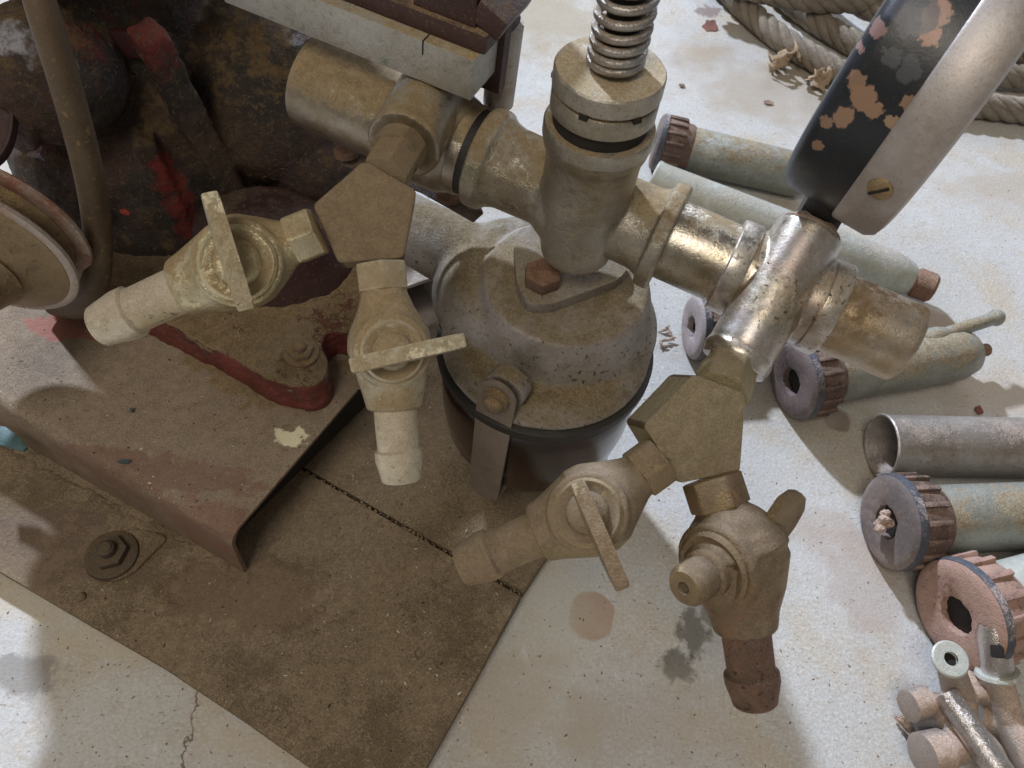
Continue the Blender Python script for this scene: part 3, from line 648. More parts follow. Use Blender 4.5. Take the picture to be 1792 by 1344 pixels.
# spring and its rod
sb = c0 + cr * .0015; se = onaxis(sb, sb + Vector((-.0, 0, 1)), 1100, -110); sd_ = (se - sb).normalized(); MSp = fr(sb, sd_, cr); Ls = (se - sb).length
bm = bmesh.new(); pts = []; turns = 0; z = .0015; a = 0
while z < Ls:
    pitch = .0044 if z < .010 else (.0058 if z < .022 else .0070)
    pts.append(MSp @ Vector((.0118 * math.cos(a), .0118 * math.sin(a), z))); a += .22; z += pitch * .22 / (2 * math.pi)
tube(bm, pts, .0021, 12); obj('spring', bm, M_spring, mach)
bm = bmesh.new(); lathe(bm, [(-.001, 0), (-.001, .0080), (Ls, .0080), (Ls, 0)], MSp, 32); obj('spring_rod', bm, metal('dirty_rod', (.05, .04, .03), (.03, .02, .018), dust=.1, rough=.6, metallic=.3, dcol=(.2, .14, .1), dcol2=(.1, .07, .05)), mach)
# foot flange of the tee with its bolt
zf = .2065
bm = bmesh.new()
fl = [(898, 412), (960, 380), (1085, 430), (1100, 470), (1078, 492), (962, 533), (925, 532), (905, 500)]
prism(bm, roundpoly(pxpoly(fl, zf), .010, 6), zf - .0088, zf, Matrix.Identity(4), .0006)
obj('tee_flange', bm, M_cap, mach)
bolt(948, 492, zf + .0005, .0118, .0085, 0, M_boltred, None, 'red rusty hexagon head', tilt=(0, 0, 1), rot=.5)
# clean pipe and end
al('manifold_pipe', [(1165, .02), (1165, .0228), (1300, .0228), (1300, .02)], M_pipe)
al('pipe_end', [(1440, .02), (1440, .0222), (1578, .0222), (1584, .0219), (1588, .0208), (1588, .0195), (1500, .0195)], metal('dusty_pipe_end', (.50, .44, .37), (.38, .28, .17), dust=.30, rough=.36, metallic=.85, specks=.3, rub=.3, bump=.12, dcol=(.25, .17, .095), dcol2=(.18, .12, .065)))
# cross casting carrying the gauge and the second tap pair
bm = bmesh.new()
lathe(bm, [(X(1280), 0), (X(1280), .0245), (X(1296), .0252), (X(1424), .0252), (X(1440), .0245), (X(1440), 0)], MX, 56)
g0, g1 = D(1416, 408, .424), D(1281, 640, .421)
rod(bm, g0, g1, .0188, .0180, 44)
lathe(bm, [(0, 0), (0, .0190), (.004, .0190), (.0045, 0)], fr(g1 - (g1 - g0).normalized() * .004, (g0 - g1)), 40)
ball(bm, at(1362, 503), .0272)
CROSS = cast('cross_casting', bm, M_chrome, mach, .0009, 9)
for xa, xb in ((1268, 1300), (1424, 1456)):
    bm = bmesh.new(); lathe(bm, [(X(xa), .021), (X(xa), .0256), (X(xa) + .0008, .0264), (X(xb) - .0012, .0268), (X(xb), .0262), (X(xb), .021)], MX, 64); obj('cross_band', bm, M_chrome, mach)
gd = (g0 - g1).normalized()
bm = bmesh.new(); lathe(bm, [(-.002, 0), (-.002, .0150), (.0015, .0168), (.003, .0160), (.003, .0135), (.006, .0125), (.006, 0)], fr(g0, gd), 40); obj('gauge_seat', bm, metal('dusty_thread', (.35, .27, .22), (.25, .17, .12), dust=.3, rough=.6, metallic=.2, dcol=(.4, .32, .28), dcol2=(.25, .15, .1)), mach)
# gauge
gs = D(1440, 366, .392); gcn = D(1603, 131, .380); Rg = .072; gr_ = (gcn - O).normalized()
ga = (cr * .885 - cu * .466); ga = (ga - gr_ * ga.dot(gr_)).normalized(); gu = gr_.cross(ga); gu = gu if gu.dot(cu) > 0 else -gu
bm = bmesh.new(); hexa(bm, .0128, 0, .026, fr(g0 + gd * .002, gd), .001, .5); GN = obj('gauge_nut', bm, metal('dark_purple_nut', (.10, .075, .075), (.07, .05, .05), dust=.05, rough=.4, metallic=.6, specks=.3), mach)
bm = bmesh.new(); rod(bm, g0 + gd * .012, gs + gu * .02, .010, .010); obj('gauge_stem', bm, M_dark, mach)
MG = fr(gcn, ga, cu)
def drum(px, py, rad=None):
    r_ = ray(px, py).normalized(); rad = rad or Rg; oc = O - gcn
    dp = r_ - ga * r_.dot(ga); op = oc - ga * oc.dot(ga); a_ = dp.dot(dp); b_ = 2 * dp.dot(op); c_ = op.dot(op) - rad ** 2
    return O + r_ * ((-b_ - math.sqrt(max(0, b_ * b_ - 4 * a_ * c_))) / (2 * a_))
TAN = (.30, .185, .12)
M_gb = metal('chipped_black_enamel', (.012, .014, .018), (.020, .024, .032), gritk=.15, dust=.0, rough=.38, metallic=0, specks=.1, dcol=(.16, .14, .14), dcol2=(.09, .08, .085), amp=.6, bump=.08,
    blots=[(drum(px, py) - MR, (a_, b_, a_), col, st_) for px, py, a_, b_, col, st_ in [
      (1508, 172, .0062, .0075, TAN, 1), (1475, 205, .005, .006, TAN, 1), (1530, 195, .004, .004, TAN, 1), (1498, 140, .004, .005, TAN, .9), (1445, 215, .003, .005, TAN, .9), (1430, 255, .003, .004, TAN, .9), (1562, 215, .0032, .006, (.33, .23, .14), 1), (1590, 180, .0032, .0045, TAN, .9),
      (1628, 60, .0045, .0085, (.40, .22, .16), 1), (1640, 20, .006, .006, (.40, .24, .18), .9), (1500, 85, .003, .008, (.33, .2, .18), .8), (1535, 50, .004, .006, (.28, .17, .15), .8), (1560, 100, .004, .01, (.09, .09, .1), .7), (1590, 120, .005, .009, (.08, .085, .1), .7), (1600, 20, .01, .01, (.07, .07, .09), .8)]])
bm = bmesh.new(); lathe(bm, [(-.0275, 0), (-.0275, Rg - .008), (-.0265, Rg - .004), (-.023, Rg - .0008), (-.019, Rg), (-.003, Rg), (.006, Rg), (.006, 0)], MG, 96); obj('gauge_case', bm, M_gb, mach)
M_gr = metal('dull_steel_bezel', (.46, .42, .40), (.40, .34, .30), dust=.16, rough=.52, metallic=.7, specks=.15, dcol=(.42, .33, .28), dcol2=(.34, .26, .2), bump=.1, gritk=0.15)
bm = bmesh.new(); lathe(bm, [(.0045, Rg - .004), (.0045, Rg + .0012), (.006, Rg + .0022), (.0235, Rg + .0022), (.0275, Rg), (.029, Rg - .004), (.0285, Rg - .010), (.024, Rg - .010)], MG, 96); BZ = obj('gauge_bezel', bm, M_gr, mach)
bm = bmesh.new(); lathe(bm, [(.0245, 0), (.0245, Rg - .008)], MG, 64); obj('gauge_glass', bm, metal('dusty_dial_glass', (.3, .3, .3), (.25, .25, .25), dust=.2, rough=.15, metallic=0), mach)
# bezel screw
sv = (D(1540, 330, .40) - gcn); sv = (sv - ga * sv.dot(ga)); 
r_ = ray(1540, 331).normalized(); 
oc = O - gcn; dperp = r_ - ga * r_.dot(ga); operp = oc - ga * oc.dot(ga); a_ = dperp.dot(dperp); b_ = 2 * dperp.dot(operp); c_ = operp.dot(operp) - (Rg + .0022) ** 2
disc = b_ * b_ - 4 * a_ * c_
if disc > 0:
    hit = O + r_ * ((-b_ - math.sqrt(disc)) / (2 * a_)); nn = hit - gcn; nn = (nn - ga * nn.dot(ga)).normalized()
    bm = bmesh.new(); lathe(bm, [(-.001, 0), (-.001, .0062), (.0006, .0058), (.0012, .0050), (.0016, 0)], fr(hit, nn), 28); obj('bezel_screw', bm, metal('brass_screw', (.42, .32, .18), (.3, .2, .1), dust=.1, rough=.4, metallic=.7, specks=.5), BZ)
    bm = bmesh.new(); box(bm, fr(hit + nn * .0017, nn, gu + ga * .6), .010, .0012, .0006); obj('screw_slot', bm, M_dark, BZ)

# saddle on the sleeve and its branch
bm = bmesh.new()
s0 = D(755, 165, .445); s1 = D(706, 256, .416)
sdv = (s1 - s0).normalized()
lathe(bm, [(X(700), 0), (X(700), .0300), (X(705), .0305), (X(792), .0300), (X(812), .0272), (X(812), 0)], MX, 56)
M2 = fr(s0, sdv, ax); lathe(bm, [(-.02, 0), (-.02, .0190), ((s1 - s0).length, .0200), ((s1 - s0).length, 0)], M2, 48)
ball(bm, at(757, 236), .030)
cast('saddle', bm, M_sleeve, mach, .0012, 4)
# upper tap pair: nut, block, taps
def hexnut(p0, p1, r, mat, name='hexagon_nut', parent=mach, rot=.2):
    bm = bmesh.new(); hexa(bm, r, 0, (p1 - p0).length, fr(p0, p1 - p0), r * .08, rot); return obj(name, bm, mat, parent)
bm = bmesh.new(); rod(bm, s1 - sdv * .004, D(688, 275, .408), .0135); obj('nipple', bm, M_block, mach)
hexnut(D(708, 252, .414), D(672, 310, .398), .0128, M_block)
def yblock(face, d, thick, mat, bev=.0018, twist=(0, 0)):
    bm = bmesh.new(); cx = sum(p[0] for p in face) / len(face); cy = sum(p[1] for p in face) / len(face)
    zaxis = (cb + cr * twist[0] + cu * twist[1]).normalized(); M = fr(D(cx, cy, d), zaxis, cr); Mi = M.inverted()
    pts = []
    for x, y in face:
        r = ray(x, y); p = O + r * ((M.translation - O).dot(zaxis) / r.dot(zaxis)); q = Mi @ p; pts.append((q.x, q.y))
    prism(bm, roundpoly(pts, .0022, 3), -thick, 0, M, bev, 3)
    return obj('splitter_block', bm, mat, mach)
YB1 = yblock([(547, 358), (637, 281), (729, 333), (706, 451), (592, 460)][::-1], .394, .030, M_block, .0013, (.14, -.05))
YB2 = yblock([(1126, 745), (1214, 655), (1306, 688), (1296, 826), (1188, 846)][::-1], .383, .030, M_block2, .0013, (.16, -.03))
bm = bmesh.new(); rod(bm, g1, D(1262, 672, .404), .0135); obj('nipple', bm, M_block2, mach)
hexnut(D(1276, 644, .414), D(1260, 690, .398), .0150, M_block2, rot=.0)

def tap(inlet, cen, end, d, mats, face=(0, 0), rb=.0255, rbar=.0115, hexr=.0165, hexl=.014, wing=None, rev=False, shoulder=.5, plug=.0205, fz=.018):
    """stop tap: hexagon inlet, rounded barrel, plug with wing, barbed hose tail"""
    mb, mbarb, mw = mats
    i, c, e = D(*inlet, d[0]), D(*cen, d[1]), D(*end, d[2])
    fa = ((O - c).normalized() + cr * face[0] + cu * face[1]).normalized()
    din = (c - i).normalized(); dout = (e - c).normalized(); Li = (c - i).length; Lo = (e - c).length
    bm = bmesh.new()
    lathe(bm, [(hexl - .002, 0), (hexl - .002, hexr * .80), (hexl + .003, hexr * .86), (Li * .55, rb * .66), (Li * .8, rb * .92), (Li, rb * .98), (Li, 0)], fr(i, din), 40)
    ball(bm, c, rb, fr(c, fa, dout), 1.0, .93, .9)
    lathe(bm, [(0, 0), (0, plug + .003), (fz, plug + .003), (fz + .0015, plug + .0012), (fz + .0015, 0)], fr(c, fa), 48)
    lathe(bm, [(0, 0), (0, plug * .8), (-.022, plug * .7), (-.022, 0)], fr(c, fa), 40)
    ls = Lo * shoulder
    lathe(bm, [(0, 0), (0, rb * .95), (ls * .45, rb * .80), (ls * .75, rbar * 1.45), (ls * .97, rbar * 1.32), (ls, rbar * 1.26), (ls, 0)], fr(c, dout), 40)
    B = cast('stop_tap', bm, mb, mach, .0009, 8)
    bm = bmesh.new(); hexa(bm, hexr, 0, hexl, fr(i + din * .0012, din), .0016, .35); obj('hexagon_inlet', bm, mb, B)
    bm = bmesh.new()
    q = [(ls - .003, 0), (ls - .003, rbar * 1.02), (ls + (Lo - ls) * .55, rbar * .99), (ls + (Lo - ls) * .58, rbar * 1.14), (ls + (Lo - ls) * .70, rbar * 1.14), (Lo - .004, rbar * .98), (Lo - .001, rbar * .93), (Lo, rbar * .84), (Lo, rbar * .6), (Lo - .012, rbar * .55), (Lo - .012, 0)]
    lathe(bm, q, fr(c, dout), 40); obj('hose_tail', bm, mbarb, B)
    # plug face rings
    bm = bmesh.new(); lathe(bm, [(fz - .006, 0), (fz - .006, plug), (fz + .0028, plug * .985), (fz + .0042, plug * .90), (fz + .0036, plug * .80), (fz + .0036, plug * .62), (fz + .0055, plug * .55), (fz + .007, plug * .40), (fz + .007, 0)], fr(c, fa), 48)
    if not rev: obj('tap_plug', bm, mb, B)
    else:
        lathe(bm, [(fz + .004, 0), (fz + .004, .0115), (fz + .009, .0115), (fz + .010, .0095), (fz + .013, .0100), (fz + .022, .0096), (fz + .0245, .0078), (fz + .0245, .0030), (fz + .020, .002), (fz + .02, 0)], fr(c, fa), 32)
        obj('tap_plug', bm, mb, B)
    if wing and not rev:
        (x0, y0), (x1, y1), th = wing
        hz = fz + .004
        wmid = c + fa * hz
        # wing: flat ear standing on the plug; its broad sides look sideways
        a = O + ray(x0, y0) * ((c + fa * (hz + .017) - O).dot(fa) / ray(x0, y0).dot(fa)); b2 = O + ray(x1, y1) * ((c + fa * (hz + .017) - O).dot(fa) / ray(x1, y1).dot(fa))
        u = (b2 - a); L = u.length; u.normalize(); fa = Matrix.Rotation(R(-7 if u.x > .3 else 7), 3, u) @ fa
        M = Matrix((u, fa, u.cross(fa))).transposed().to_4x4(); M.translation = (a + b2) / 2 - fa * (hz * 0)
        # outline in (u, fa): bowed lower edge narrowing to the plug, slightly arched top
        n = 14; ol = [(-L / 2 + L * k / n, .0 + .0016 * math.sin(math.pi * k / n)) for k in range(n + 1)]
        ol += [(L / 2, -.004), (L * .42, -.009), (L * .2, -.0155), (-L * .2, -.0155), (-L * .42, -.009), (-L / 2, -.004)]
        bm = bmesh.new(); prism(bm, ol[::-1], -th / 2, th / 2, M, th * .18)
        obj('wing_handle', bm, mw, B)
    if rev:
        # the wing shows beyond the barrel
        x0, y0, x1, y1, dd = wing
        a, b2 = D(x0, y0, dd), D(x1, y1, dd - .004); u = (b2 - a).normalized(); 
        nw = (cb * .62 + cr * .75 + cu * .2); nw = (nw - u * nw.dot(u)).normalized(); M = fr(a, nw, u); L = (b2 - a).length
        pts = [(-.01, -.008), (L * .3, -.0090), (L * .62, -.0125), (L * .84, -.0115), (L * .97, -.006), (L, 0), (L * .97, .006), (L * .84, .0115), (L * .62, .0125), (L * .3, .0090), (-.01, .008)]
        bm = bmesh.new(); prism(bm, pts, -.0024, .0024, M, .0009); obj('wing_handle', bm, mb, B)
    return B
t1 = tap((561, 402), (418, 460), (172, 572), (.385, .385, .392), (M_tapA, M_barb, M_wing), (-.03, .0), rb=.0240, plug=.0180, hexr=.0132, wing=((366, 335), (432, 543), .0072), shoulder=.40)
t1['label'] = 'pale brass tap pointing left with its wing standing up'
t2 = tap((665, 457), (683, 612), (702, 842), (.388, .388, .395), (M_tapB, M_barb, M_wing), (.06, -.04), rb=.0215, rbar=.0105, hexr=.0136, plug=.0152, wing=((612, 640), (815, 594), .0068), shoulder=.44, fz=.015)
t2['label'] = 'dusty tap pointing down with its wing turned to the right'
t3 = tap((1160, 800), (1030, 895), (806, 992), (.380, .376, .382), (M_tapC, M_tapC, M_wing2), (-.02, -.03), rb=.0232, rbar=.0108, hexr=.0134, plug=.0160, wing=((1010, 842), (1092, 1032), .0064), shoulder=.40)
t3['label'] = 'brown brass tap pointing left with its wing slanting downward'
t4 = tap((1243, 832), (1288, 970), (1322, 1232), (.378, .374, .378), (M_tapD, M_tapDend, M_wing2), (-.85, -.55), rb=.0262, rbar=.0115, hexr=.0148, plug=.0185, hexl=.015, wing=(1318, 990, 1398, 860, .376), rev=True, shoulder=.50, fz=.0165)
t4['label'] = 'dark copper tap hanging down with rusty red tail, spindle to the left'

# ---------------------------------------------------------------- pulsator on top
up = Vector((0, 0, 1)); ax2 = (ax - up * ax.z * .4).normalized()
bk = up.cross(ax2).normalized(); bk = bk if bk.dot(cb) < 0 else -bk
upp = ax2.cross(bk); upp = upp if upp.z > 0 else -upp
k0 = D(823, 177, .412)                        # lower front right corner of the bar
def obox(name, o, l0, l1, b0, b1, u0, u1, mat, bev=.0008, parent=mach):
    bm = bmesh.new(); M = Matrix((ax2, bk, upp)).transposed().to_4x4(); M.translation = o + ax2 * (l0 + l1) / 2 + bk * (b0 + b1) / 2 + upp * (u0 + u1) / 2
    box(bm, M, abs(l1 - l0), abs(b1 - b0), abs(u1 - u0), bev); return obj(name, bm, mat, parent)
PU = obox('pulsator_bar', k0, -.152, 0, 0, .030, 0, .0235, M_pulb)
obox('saw_cut', k0, -.0290, -.0282, -.0002, .0068, .0160, .0237, M_dark, 0, PU)
obox('pulsator_body', k0, -.145, .003, .0065, .050, .0237, .034, M_maroon, .0015)
obox('pulsator_body', k0, -.145, -.060, .0095, .050, .0338, .085, M_maroon, .0015)
obox('pulsator_body', k0, -.040, -.005, .0095, .050, .0338, .095, M_maroon, .0015)
obox('window_back', k0, -.062, -.038, .022, .050, .0338, .085, M_pulb)
obox('pulsator_body', k0, -.030, .0034, .0305, .0505, -.014, .0240, M_maroon, .0015)
bm = bmesh.new(); M = Matrix((ax2, bk, upp)).transposed().to_4x4(); M.translation = k0 + ax2 * .0015 + bk * .029 + upp * .040; box(bm, M @ Matrix.Rotation(R(24), 4, 'Y'), .017, .038, .012, .001); obj('pulsator_ledge', bm, M_maroon, mach)
# stub below the bar's right end
bm = bmesh.new(); rod(bm, k0 + bk * .045 + ax2 * -.002 + upp * -.03, k0 + bk * .045 + ax2 * -.002 + upp * .02, .009); obj('pulsator_stem', bm, metal('stem_white', (.5, .47, .44), (.35, .25, .2), dust=.2, rough=.5, metallic=.2), mach)

# bracket hanging under the sleeve, box section, second foot
bm = bmesh.new(); br = [(590, 240), (640, 262), (735, 318), (838, 352), (846, 372), (828, 388), (735, 335), (640, 300), (600, 290)]
M = vf(720, 320, .50); Mi = M.inverted(); pts = [(lambda q: (q.x, q.y))(Mi @ (O + ray(x, y) * .50)) for x, y in br]
prism(bm, pts[::-1], -.004, 0, M, .0008); obj('bracket', bm, M_brkt, mach)
for px, py in ((607, 268), (787, 345)):
    bm = bmesh.new(); lathe(bm, [(0, 0), (0, .0085), (.003, .008), (.0045, .005), (.005, 0)], fr(D(px, py, .499), cb + cu * .8), 24); obj('bolt', bm, M_boltred, mach)
# box section end
bc = P(728, 538, ZC + .028)
sx_ = Vector((.86, -.5, 0)).normalized()
bm = bmesh.new(); M = fr(bc, Vector((.55, -.80, .05)), Vector((1, .35, 0)))
s = .024
for (cx, cy, w_, h_) in ((0, s, 2 * s + .003, .003), (0, -s, 2 * s + .003, .003), (s, 0, .003, 2 * s - .003), (-s, 0, .003, 2 * s - .003)):
    box(bm, M @ Matrix.Translation((cx, cy, -.03)), w_, h_, .06, .0004)
obj('box_section', bm, M_boxs, mach)
bm = bmesh.new(); box(bm, M @ Matrix.Translation((0, 0, -.045)), 2 * s - .004, 2 * s - .004, .002); obj('box_inside', bm, M_dark, mach)

# ================================================================== TEAT CUP SHELLS ON THE FLOOR
M_shell = metal('green_grey_shell', (.30, .305, .27), (.23, .235, .20), dust=.34, rough=.42, metallic=.35, rub=.3, specks=.35, green=.25, dcol=(.35, .30, .21), dcol2=(.24, .18, .11), amp=.8, gritk=0.6)
M_shell2 = metal('grey_steel_shell', (.40, .36, .33), (.30, .26, .22), dust=.22, rough=.38, metallic=.5, specks=.4, dcol=(.44, .37, .32), dcol2=(.32, .25, .2), amp=.5, gritk=0.6)
M_white = metal('pale_shell', (.50, .51, .46), (.40, .40, .34), dust=.22, rough=.42, metallic=.2, specks=.2, dcol=(.52, .48, .42), dcol2=(.42, .37, .3))
M_rub = metal('dusty_rubber_cap', (.10, .065, .055), (.15, .085, .065), dust=.42, rough=.75, metallic=0, specks=.3, dcol=(.27, .19, .15), dcol2=(.16, .10, .075), amp=.9, bump=.9)
M_face = metal('dusty_cap_face', (.13, .105, .10), (.26, .20, .17), dust=.24, rough=.7, metallic=0, specks=.4, dcol=(.39, .29, .215), dcol2=(.25, .175, .125), amp=.9, nzw=.3)
M_pinkf = metal('pink_dusty_cap', (.42, .27, .21), (.34, .2, .16), dust=.4, rough=.85, metallic=0, specks=.5, dcol=(.44, .32, .26), dcol2=(.30, .19, .15), amp=.7, nzw=.5, bump=1.2)
M_blue = metal('blue_band', (.045, .055, .075), (.12, .11, .11), dust=.32, rough=.6, metallic=0, specks=.2, dcol=(.4, .34, .32), dcol2=(.3, .23, .2), amp=.8)
M_hole = M_dark
M_rust = metal('rust_end', (.24, .13, .08), (.18, .09, .06), dust=.35, rough=.8, metallic=0, specks=.5, dcol=(.40, .27, .19), dcol2=(.26, .15, .1), bump=1)
GS = 'shells lying in a row on the floor'
def shell(label, facepx, farpx, Rc, rt, length=None, capped=True, facemat=M_face, ribmat=M_rub, tubemat=M_shell, tail=None, hole=.010, capl=.032, zoff=0):
    a = P(*facepx, Rc); bb = P(*farpx, rt)
    ax_ = (bb - a).normalized()
    if length: bb = a + ax_ * length
    L = (bb - a).length
    root = thing('teat_cup_shell', Vector((a.x, a.y, 0)), label, 'teat cup shell', GS)
    M = fr(a, ax_, (0, 0, 1))
    bm = bmesh.new()
    if capped:
        lathe(bm, [(capl * .6, rt * .9), (capl * .7, rt), (L * .9, rt * .97), (L * .97, rt * .80), (L, rt * .55), (L, 0)], M, 48)
        obj('tube', bm, tubemat, root)
        bm = bmesh.new()
        lathe(bm, [(.008, hole), (.0005, hole), (0, hole + .0012), (0, Rc * .80), (.001, Rc * .90), (.003, Rc * .955), (.0032, Rc * .7), (.0032, Rc * .5)], M, 56)
        CP = obj('cap_face', bm, facemat, root)
        for v in CP.data.vertices:
            vl = M.inverted() @ (v.co + rootloc(root)); rr0 = math.hypot(vl.x, vl.y)
            if rr0 < hole * 1.3: v.co += (M.to_3x3() @ Vector((vl.x, vl.y, 0))) * (.12 * noise.noise(Vector((vl.x, vl.y, 0)) * 260 + Vector((facepx[0], 0, 0))))
        # irregular torn rubber round the hole
        bm = bmesh.new(); lathe(bm, [(.0031, Rc * .6), (.0031, Rc * .965), (.005, Rc * .985), (.0085, Rc * .985), (.0085, Rc * .9), (.0105, Rc * .88)], M, 56); obj('blue_band', bm, M_blue, root)
        bm = bmesh.new(); lathe(bm, [(.0080, Rc * .90), (.0095, Rc * .93), (capl - .005, Rc * .90), (capl, Rc * .84), (capl + .003, rt * 1.08), (capl + .006, rt * 1.01)], M, 56)
        CO = obj('cap_skirt', bm, ribmat, root)
        n = 16; me = None; rl = rootloc(root)
        for k in range(n):
            an = 2 * math.pi * k / n + .1
            Mr = Matrix.Translation(-rl) @ M @ Matrix.Rotation(an, 4, 'Z') @ Matrix.Translation((Rc * .925, 0, (capl + .006) / 2))
            if me is None:
                b2 = bmesh.new(); box(b2, Matrix.Identity(4), Rc * .13, Rc * .115, capl - .012, .0012); finish(b2); me = bpy.data.meshes.new('grip_rib'); b2.to_mesh(me); b2.free(); me.materials.append(ribmat)
            o = bpy.data.objects.new('grip_rib', me); C.objects.link(o); o.parent = CO; o.matrix_local = Mr
        bm = bmesh.new(); lathe(bm, [(.006, 0), (.006, hole * 1.4)], M, 24); lathe(bm, [(.0061, 0), (.0061, hole * .6)], M, 12); obj('hole', bm, M_hole, CP)
    else:
        lathe(bm, [(.16, rt * .88), (.004, rt * .93), (.0006, rt * .95), (0, rt * .98), (0, rt * 1.02), (.0012, rt * 1.045), (.003, rt * 1.03), (.0045, rt), (L * .9, rt * .99), (L * .97, rt * .80), (L, rt * .55), (L, 0)], M, 56)
        obj('tube', bm, tubemat, root)
        bm = bmesh.new(); lathe(bm, [(.09, 0), (.09, rt * .9)], M, 32); obj('tube_bottom', bm, M_rub, root)
    return root, M, L
shell('green grey shell behind the regulator spring with a ribbed pinkish cap, farthest from the camera', (1146, 247), (1420, 312), .0300, .0235)
r_, M_, L_ = shell('pale open ended shell running behind the manifold pipe to a copper coloured end', (1142, 318), (1600, 493), .0235, .0215, capped=False, tubemat=M_white)
bm = bmesh.new(); lathe(bm, [(L_ - .008, 0), (L_ - .008, .013), (L_, .013), (L_ + .001, .0145), (L_ + .016, .0145), (L_ + .019, .012), (L_ + .019, 0)], M_, 32); obj('end_nipple', bm, M_rust, r_)
r_, M_, L_ = shell('shell with pale pink face and black hole showing between the filter and the cross casting', (1209, 572), (1560, 578), .0300, .0225, facemat=metal('pale_pink_face', (.40, .34, .33), (.30, .24, .22), dust=.2, rough=.7, metallic=0, specks=.2, dcol=(.56, .48, .46), dcol2=(.44, .35, .33), amp=.5))
bm = bmesh.new(); prof = [(L_ - .02, 0), (L_ - .02, .007)]
for k in range(9): prof += [(L_ + .003 * k, .0085), (L_ + .003 * k + .0015, .0068)]
prof += [(L_ + .027, .006), (L_ + .027, 0)]
lathe(bm, prof, M_, 24); obj('corrugated_nipple', bm, M_rub, r_)
r_, M_, L_ = shell('green grey shell with clean round hole and slanting side pipe, beside the pipe end', (1384, 668), (1702, 616), .0340, .0240, hole=.0115, facemat=metal('grey_brown_face', (.20, .15, .14), (.09, .065, .06), dust=.22, rough=.6, metallic=0, specks=.4, dcol=(.42, .34, .31), dcol2=(.30, .22, .2), amp=.8, nzw=.3))
bm = bmesh.new(); lathe(bm, [(L_ - .006, 0), (L_ - .006, .0125), (L_ + .004, .0085), (L_ + .005, .0062), (L_ + .016, .0058), (L_ + .018, .004), (L_ + .018, 0)], M_, 24); obj('end_nipple', bm, M_rust, r_)
bm = bmesh.new(); e0, e1 = P(1600, 602, .040), P(1743, 556, .045); rod(bm, e0, e1, .0062, .0060, 24); ball(bm, e1, .0078, None, 1, 1, 1, 8); ball(bm, e0.lerp(e1, .18), .010, fr(e0, e1 - e0), 1, 1, 2.2, 8)
cast('side_pipe', bm, M_shell, r_, .0010, 3)
shell('open grey steel shell with dark mouth, between the two capped shells at the right edge', (1541, 780), (1900, 786), .0262, .0255, capped=False, tubemat=M_shell2)
shell('green grey shell with torn hole plugged by pale fluff, below the open shell', (1550, 914), (1920, 896), .0370, .0265, hole=.0125)
shell('shell with thick pink dusty cap and ragged black hole, lowest of the row', (1672, 1078), (2000, 985), .0405, .0285, facemat=M_pinkf, ribmat=M_pinkf, hole=.0135, tubemat=M_white)
# torn fluff in two of the holes
def fluff(px, py, z, n, rad, mat, name, label, cat):
    bm = bmesh.new(); c = P(px, py, z)
    for k in range(n):
        p = [c + Vector((random.gauss(0, rad), random.gauss(0, rad), random.gauss(0, rad * .6))) for _ in range(3)]
        tube(bm, catmull(p, 4), lambda t: .0002 + .0008 * (1 - abs(2 * t - 1)), 5)
    return tag(obj(name, bm, mat), label, cat)
M_fl = metal('pink_fluff', dust=1.0, dcol=(.50, .38, .31), dcol2=(.28, .18, .12), metallic=0, bump=1)
bm = bmesh.new(); c = P(1549, 914, .040)
for k in range(16): ball(bm, c + Vector((random.gauss(0, .003), random.gauss(0, .004), random.gauss(0, .004))), random.uniform(.0015, .004), None, random.uniform(.6, 1.5), 1, random.uniform(.6, 1.3), 6)
tag(cast('fluff_plug', bm, M_fl, None, .0007, 1, .0012, 500), 'pale crumbly wad stuck in the hole of the cap below the open shell', 'wad')
bm = bmesh.new()
for k in range(9):
    an = random.uniform(0, 3); p = P(1165 + random.uniform(-12, 14), 592 + random.uniform(-22, 18), random.uniform(.001, .004)); d = Vector((math.cos(an), math.sin(an), random.uniform(0, .4))) * random.uniform(.003, .006)
    tube(bm, catmull([p - d, p + Vector((0, 0, .001)), p + d], 4), lambda t: .0003 + .0012 * (1 - abs(2 * t - 1)), 6)
tag(obj('fluff_wad', bm, M_fl), 'pinkish shavings on the floor beside the pale pink shell face', 'shavings')

# ================================================================== CLAW PIECES, bottom right
M_claw = metal('pink_dusty_claw', (.38, .32, .28), (.38, .30, .26), dust=.42, rough=.45, metallic=.5, specks=.3, dcol=(.50, .38, .31), dcol2=(.38, .27, .2))
M_clawt = metal('bright_claw_tube', (.62, .58, .56), (.5, .45, .42), dust=.12, rough=.25, metallic=.95, specks=.5, dcol=(.5, .4, .34), dcol2=(.38, .28, .22), gritk=.1)
def claw(loc, label):
    return thing('milking_claw', loc, label, 'milking claw', 'milking claws in the corner')
c1_ = claw(P(1700, 1260), 'dusty milking claw with a bright diagonal tube and washer topped post in the corner')
hub = P(1672, 1240, .022)
bm = bmesh.new()
rod(bm, P(1665, 1222, .02), P(1690, 1330, .02), .0105, .0115); ball(bm, hub, .0135)
rod(bm, P(1612, 1232, .028), hub, .0088, .0088); rod(bm, P(1628, 1318, .028), P(1700, 1300, .022), .0118, .011)
for a3 in ([P(1640, 1262, .02), P(1690, 1275, .034), P(1735, 1310, .03), P(1760, 1370, .02)], [P(1668, 1240, .02), P(1700, 1215, .03), P(1735, 1225, .02)]): tube(bm, catmull(a3, 8), .0065, 16)
rod(bm, P(1664, 1168, .048), P(1682, 1232, .022), .0088, .0105)
cast('claw_body', bm, M_claw, c1_, .0012, 4)
bm = bmesh.new(); lathe(bm, [(-.001, .0045), (-.001, .0118), (.0012, .012), (.002, .011), (.002, .0045)], fr(P(1662, 1154, .055), cb + cu * .6), 36); obj('washer', bm, M_white, c1_)
